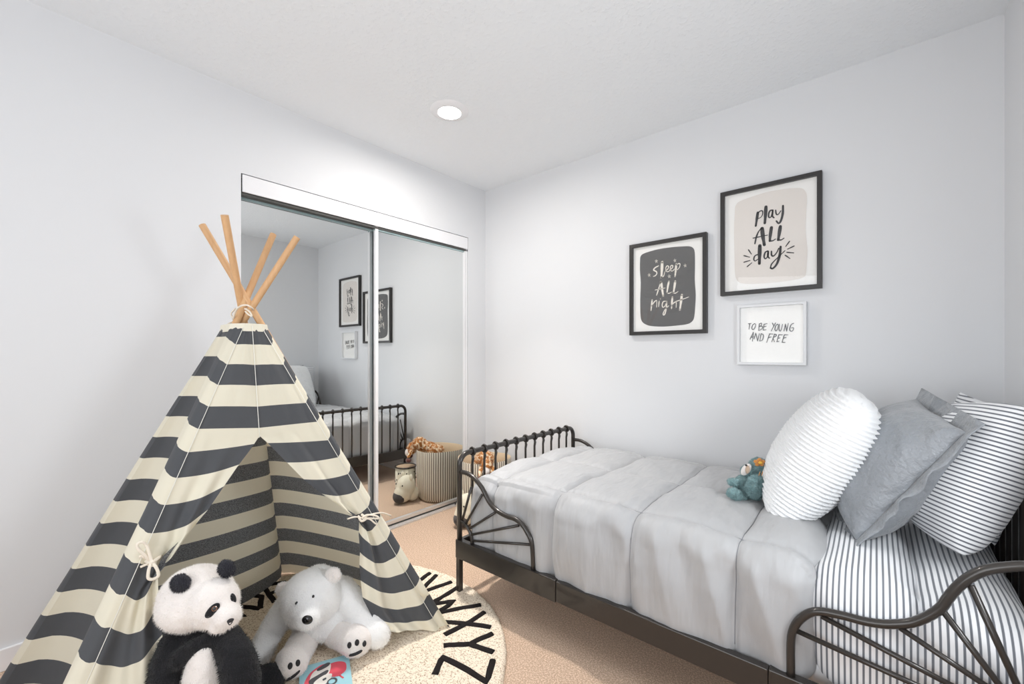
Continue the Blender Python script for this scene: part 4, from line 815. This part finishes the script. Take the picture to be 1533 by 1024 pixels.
for k in range(5):
    a = 2 * PI * k / 5 + .3; b = MB(); b.ell(fc + CAMF @ Vector((.014 * math.cos(a), -.002, .0095 * math.sin(a))), (.009, .006, .0075), CAMF, 10, 8); b.build('petal', M['fur_orange'], r)
b = MB(); b.ell(fc + CAMF @ Vector((0, -.008, 0)), (.0085, .005, .006), CAMF, 10, 8); b.build('flower_centre', M['felt_yellow'], r)
for dx in (0, 4):
    b = MB(); b.tube([at(1136 + dx, 712, 1.566), at(1138 + dx, 706, 1.568)], .0013, 6); b.build('claw', M['fur_orange'], r)

# ---------------------------------------------------------------- corner: basket, giraffe, dog toy, canister
BC = (.225, -.235)
r = thing('storage_basket', (BC[0], BC[1], 0), 'large soft basket with thin vertical grey stripes in the corner by the mirrored closet', 'basket')
def bask(rad, z, a): return rad * (1 + .03 * nz((math.cos(a) * 1.5, math.sin(a) * 1.5, z * 6))) * (1 + .015 * math.sin(3 * a + z * 8))
prof = [(.150, .002), (.172, .008), (.186, .03), (.192, .10), (.194, .20), (.193, .30), (.193, .38), (.190, .388), (.184, .384), (.182, .30), (.182, .10), (.170, .03)]
n = 96
b = MB(); P = [[Vector((BC[0] + bask(rr, z, 2 * PI * i / n) * math.cos(2 * PI * i / n), BC[1] + bask(rr, z, 2 * PI * i / n) * math.sin(2 * PI * i / n), z + (.006 * math.sin(2 * 2 * PI * i / n + 1) if z > .3 else 0))) for rr, z in prof[:8]] for i in range(n + 1)]
b.grid(P, n, 7, [[(i / n, z) for rr, z in prof[:8]] for i in range(n + 1)]); b.build('basket_wall', M['basket'], r)
b = MB(); P = [[Vector((BC[0] + bask(rr, z, 2 * PI * i / n) * math.cos(2 * PI * i / n), BC[1] + bask(rr, z, 2 * PI * i / n) * math.sin(2 * PI * i / n), z + (.006 * math.sin(2 * 2 * PI * i / n + 1) if z > .3 else 0))) for rr, z in prof[7:]] for i in range(n + 1)]
b.grid(P, n, 4); b.build('lining', M['basket_in'], r)
b = MB(); b.lathe([(.001, .030), (.172, .030)], (BC[0], BC[1], 0), 48); b.build('base', M['basket_in'], r)
b = MB(); b.box((BC[0] + .06, BC[1] - .173, .37), (.05, .004, .018)); b.build('label_tab', M['cream_cloth'], r, smooth=False)
g = thing('giraffe_plush', (.345, -.36, .33), 'curly orange and cream giraffe soft toy hanging over the rim of the striped basket', 'soft toy')
b = MB(); b.ell((.345, -.355, .425), (.052, .055, .045)); b.ell((.30, -.31, .40), (.06, .06, .035)); b.ell((.395, -.395, .385), (.034, .034, .045)); b.ell((.25, -.28, .375), (.07, .07, .04))
bd = blob(b, 'body', M['fur_giraffe'], g, .005, 2, .007, 60); hair(bd, .012, 9000, .0012, M['fur_giraffe'], rough=1, seed=14)
b = MB(); b.ell((.412, -.418, .352), (.024, .024, .032)); b.build('muzzle', M['fur_cream'], g)
for c in ((.375, -.44, .30), (.43, -.385, .318)):
    b = MB(); chain(b, [Vector((c[0] - .01, c[1] + .02, .37)), Vector((c[0], c[1], c[2] + .03))], [.014, .013]); blob(b, 'leg', M['fur_giraffe'], g, .004, 2, .002, 80)
    b = MB(); b.ell(c, (.022, .022, .020)); b.build('hoof', M['fur_maroon'], g)
d_ = thing('dog_plush', (.317, -.50, 0), 'cream soft toy with a dark muzzle standing on the carpet before the striped basket', 'soft toy')
b = MB(); b.ell((.315, -.505, .125), (.068, .072, .085)); b.ell((.320, -.530, .075), (.065, .070, .070)); b.ell((.305, -.455, .06), (.05, .05, .058))
blob(b, 'body', M['fur_pig'], d_, .006, 8, .001, 50)
b = MB(); b.ell((.322, -.562, .056), (.056, .046, .050)); b.build('muzzle', M['fur_char'], d_)
for s_ in (-1, 1):
    b = MB(); b.ell((.315 + s_ * .055, -.50, .20), (.018, .012, .026)); b.build('ear', M['fur_pig'], d_)
    b = MB(); b.ell((.315 + s_ * .040, -.568, .148), (.005, .005, .006), None, 10, 8); b.build('eye', M['gloss_black'], d_)
b = MB(); b.ell((.352, -.46, .022), (.026, .034, .022)); b.build('foot', M['fur_char'], d_)
c_ = thing('toy_drum', (.455, -.41, 0), 'small cream canister with dark rim and tan top behind the dog toy', 'toy')
b = MB(); b.lathe([(.078, .001), (.080, .004), (.080, .235), (.078, .236)], (.455, -.41, 0), 40); b.build('shell', M['fur_pig'], c_)
for z in (.012, .236):
    b = MB(); b.tube([(.455 + .080 * math.cos(2 * PI * k / 40), -.41 + .080 * math.sin(2 * PI * k / 40), z) for k in range(40)], .006, 8, closed=True); b.build('rim', M['black_metal'], c_)
b = MB(); b.lathe([(.001, .234), (.078, .234)], (.455, -.41, 0), 40); b.build('drumhead', M['tan_lid'], c_)
rn = random.Random(3)
for k in range(26):
    a = rn.uniform(0, 2 * PI); z = rn.uniform(.04, .21); b = MB(); b.ell((.455 + .080 * math.cos(a), -.41 + .080 * math.sin(a), z), (.005, .005, .006), None, 8, 6); b.build('spot', M['pad'], c_)

# picture book on the rug
r = thing('picture_book', (.90, -1.76, .021), 'pale blue picture book with a red and grey cartoon cover lying on the rug', 'book')
BO = Vector((.842, -1.812, .0215)); bu = Vector((.067, .148, 0)).normalized(); bv = Vector((.148, -.067, 0)).normalized(); Mb = Matrix((bu, bv, Vector((0, 0, 1)))).transposed()
def bp(u, v, z=0): return BO + bu * u + bv * v + Vector((0, 0, z))
b = MB(); b.box(bp(.081, .11, .005), (.158, .216, .007), Mb); b.build('page_block', M['pages'], r, smooth=False)
for z in (.001, .0095):
    b = MB(); b.box(bp(.081, .11, z), (.162, .22, .0018), Mb); b.build('cover', M['book_blue'], r, smooth=False)
def decal(name, pts, m, z, closed=True):
    p = catmull([bp(u, v, z) for u, v in pts], 5, True); b = MB(); b.add(p, [tuple(range(len(p)))]); b.build(name, m, r, smooth=False)
decal('cover_art', [(.050, .03), (.075, .018), (.10, .03), (.09, .07), (.055, .12), (.012, .14), (.015, .09), (.03, .05)], M['book_red'], .0108)
decal('cover_art', [(.095, .028), (.125, .026), (.148, .045), (.145, .085), (.115, .100), (.09, .085), (.08, .05)], M['book_red'], .0111)
decal('cover_art', [(.045, .045), (.09, .025), (.100, .040), (.085, .09), (.045, .110), (.032, .085)], M['book_white'], .0114)
decal('cover_art', [(.058, .034), (.085, .018), (.098, .022), (.092, .036), (.070, .046), (.056, .046)], M['book_grey'], .0117)
decal('cover_art', [(.030, .083), (.060, .066), (.088, .055), (.088, .070), (.060, .095), (.038, .108)], M['book_grey'], .0117)
decal('cover_art', [(.045, .100), (.075, .078), (.10, .080), (.098, .10), (.075, .125), (.050, .128)], M['book_white'], .0120)
decal('cover_art', [(.072, .096), (.082, .092), (.083, .100), (.074, .104)], M['book_grey'], .0123)
b = MB(); b.tube([bp(.10 + .014 * math.cos(2 * PI * k / 20), .118 + .014 * math.sin(2 * PI * k / 20), .0112) for k in range(20)], .0035, 6, closed=True, flat=.3, up=(0, 0, 1)); b.build('lettering', M['book_grey'], r)
b = MB(); b.tube([bp(.124, .098, .0112), bp(.136, .118, .0112)], .003, 6, flat=.3, up=(0, 0, 1)); b.build('lettering', M['book_red'], r)
b = MB(); b.tube([bp(.118, .100, .0112), bp(.131, .094, .0112)], .003, 6, flat=.3, up=(0, 0, 1)); b.build('lettering', M['book_red'], r)
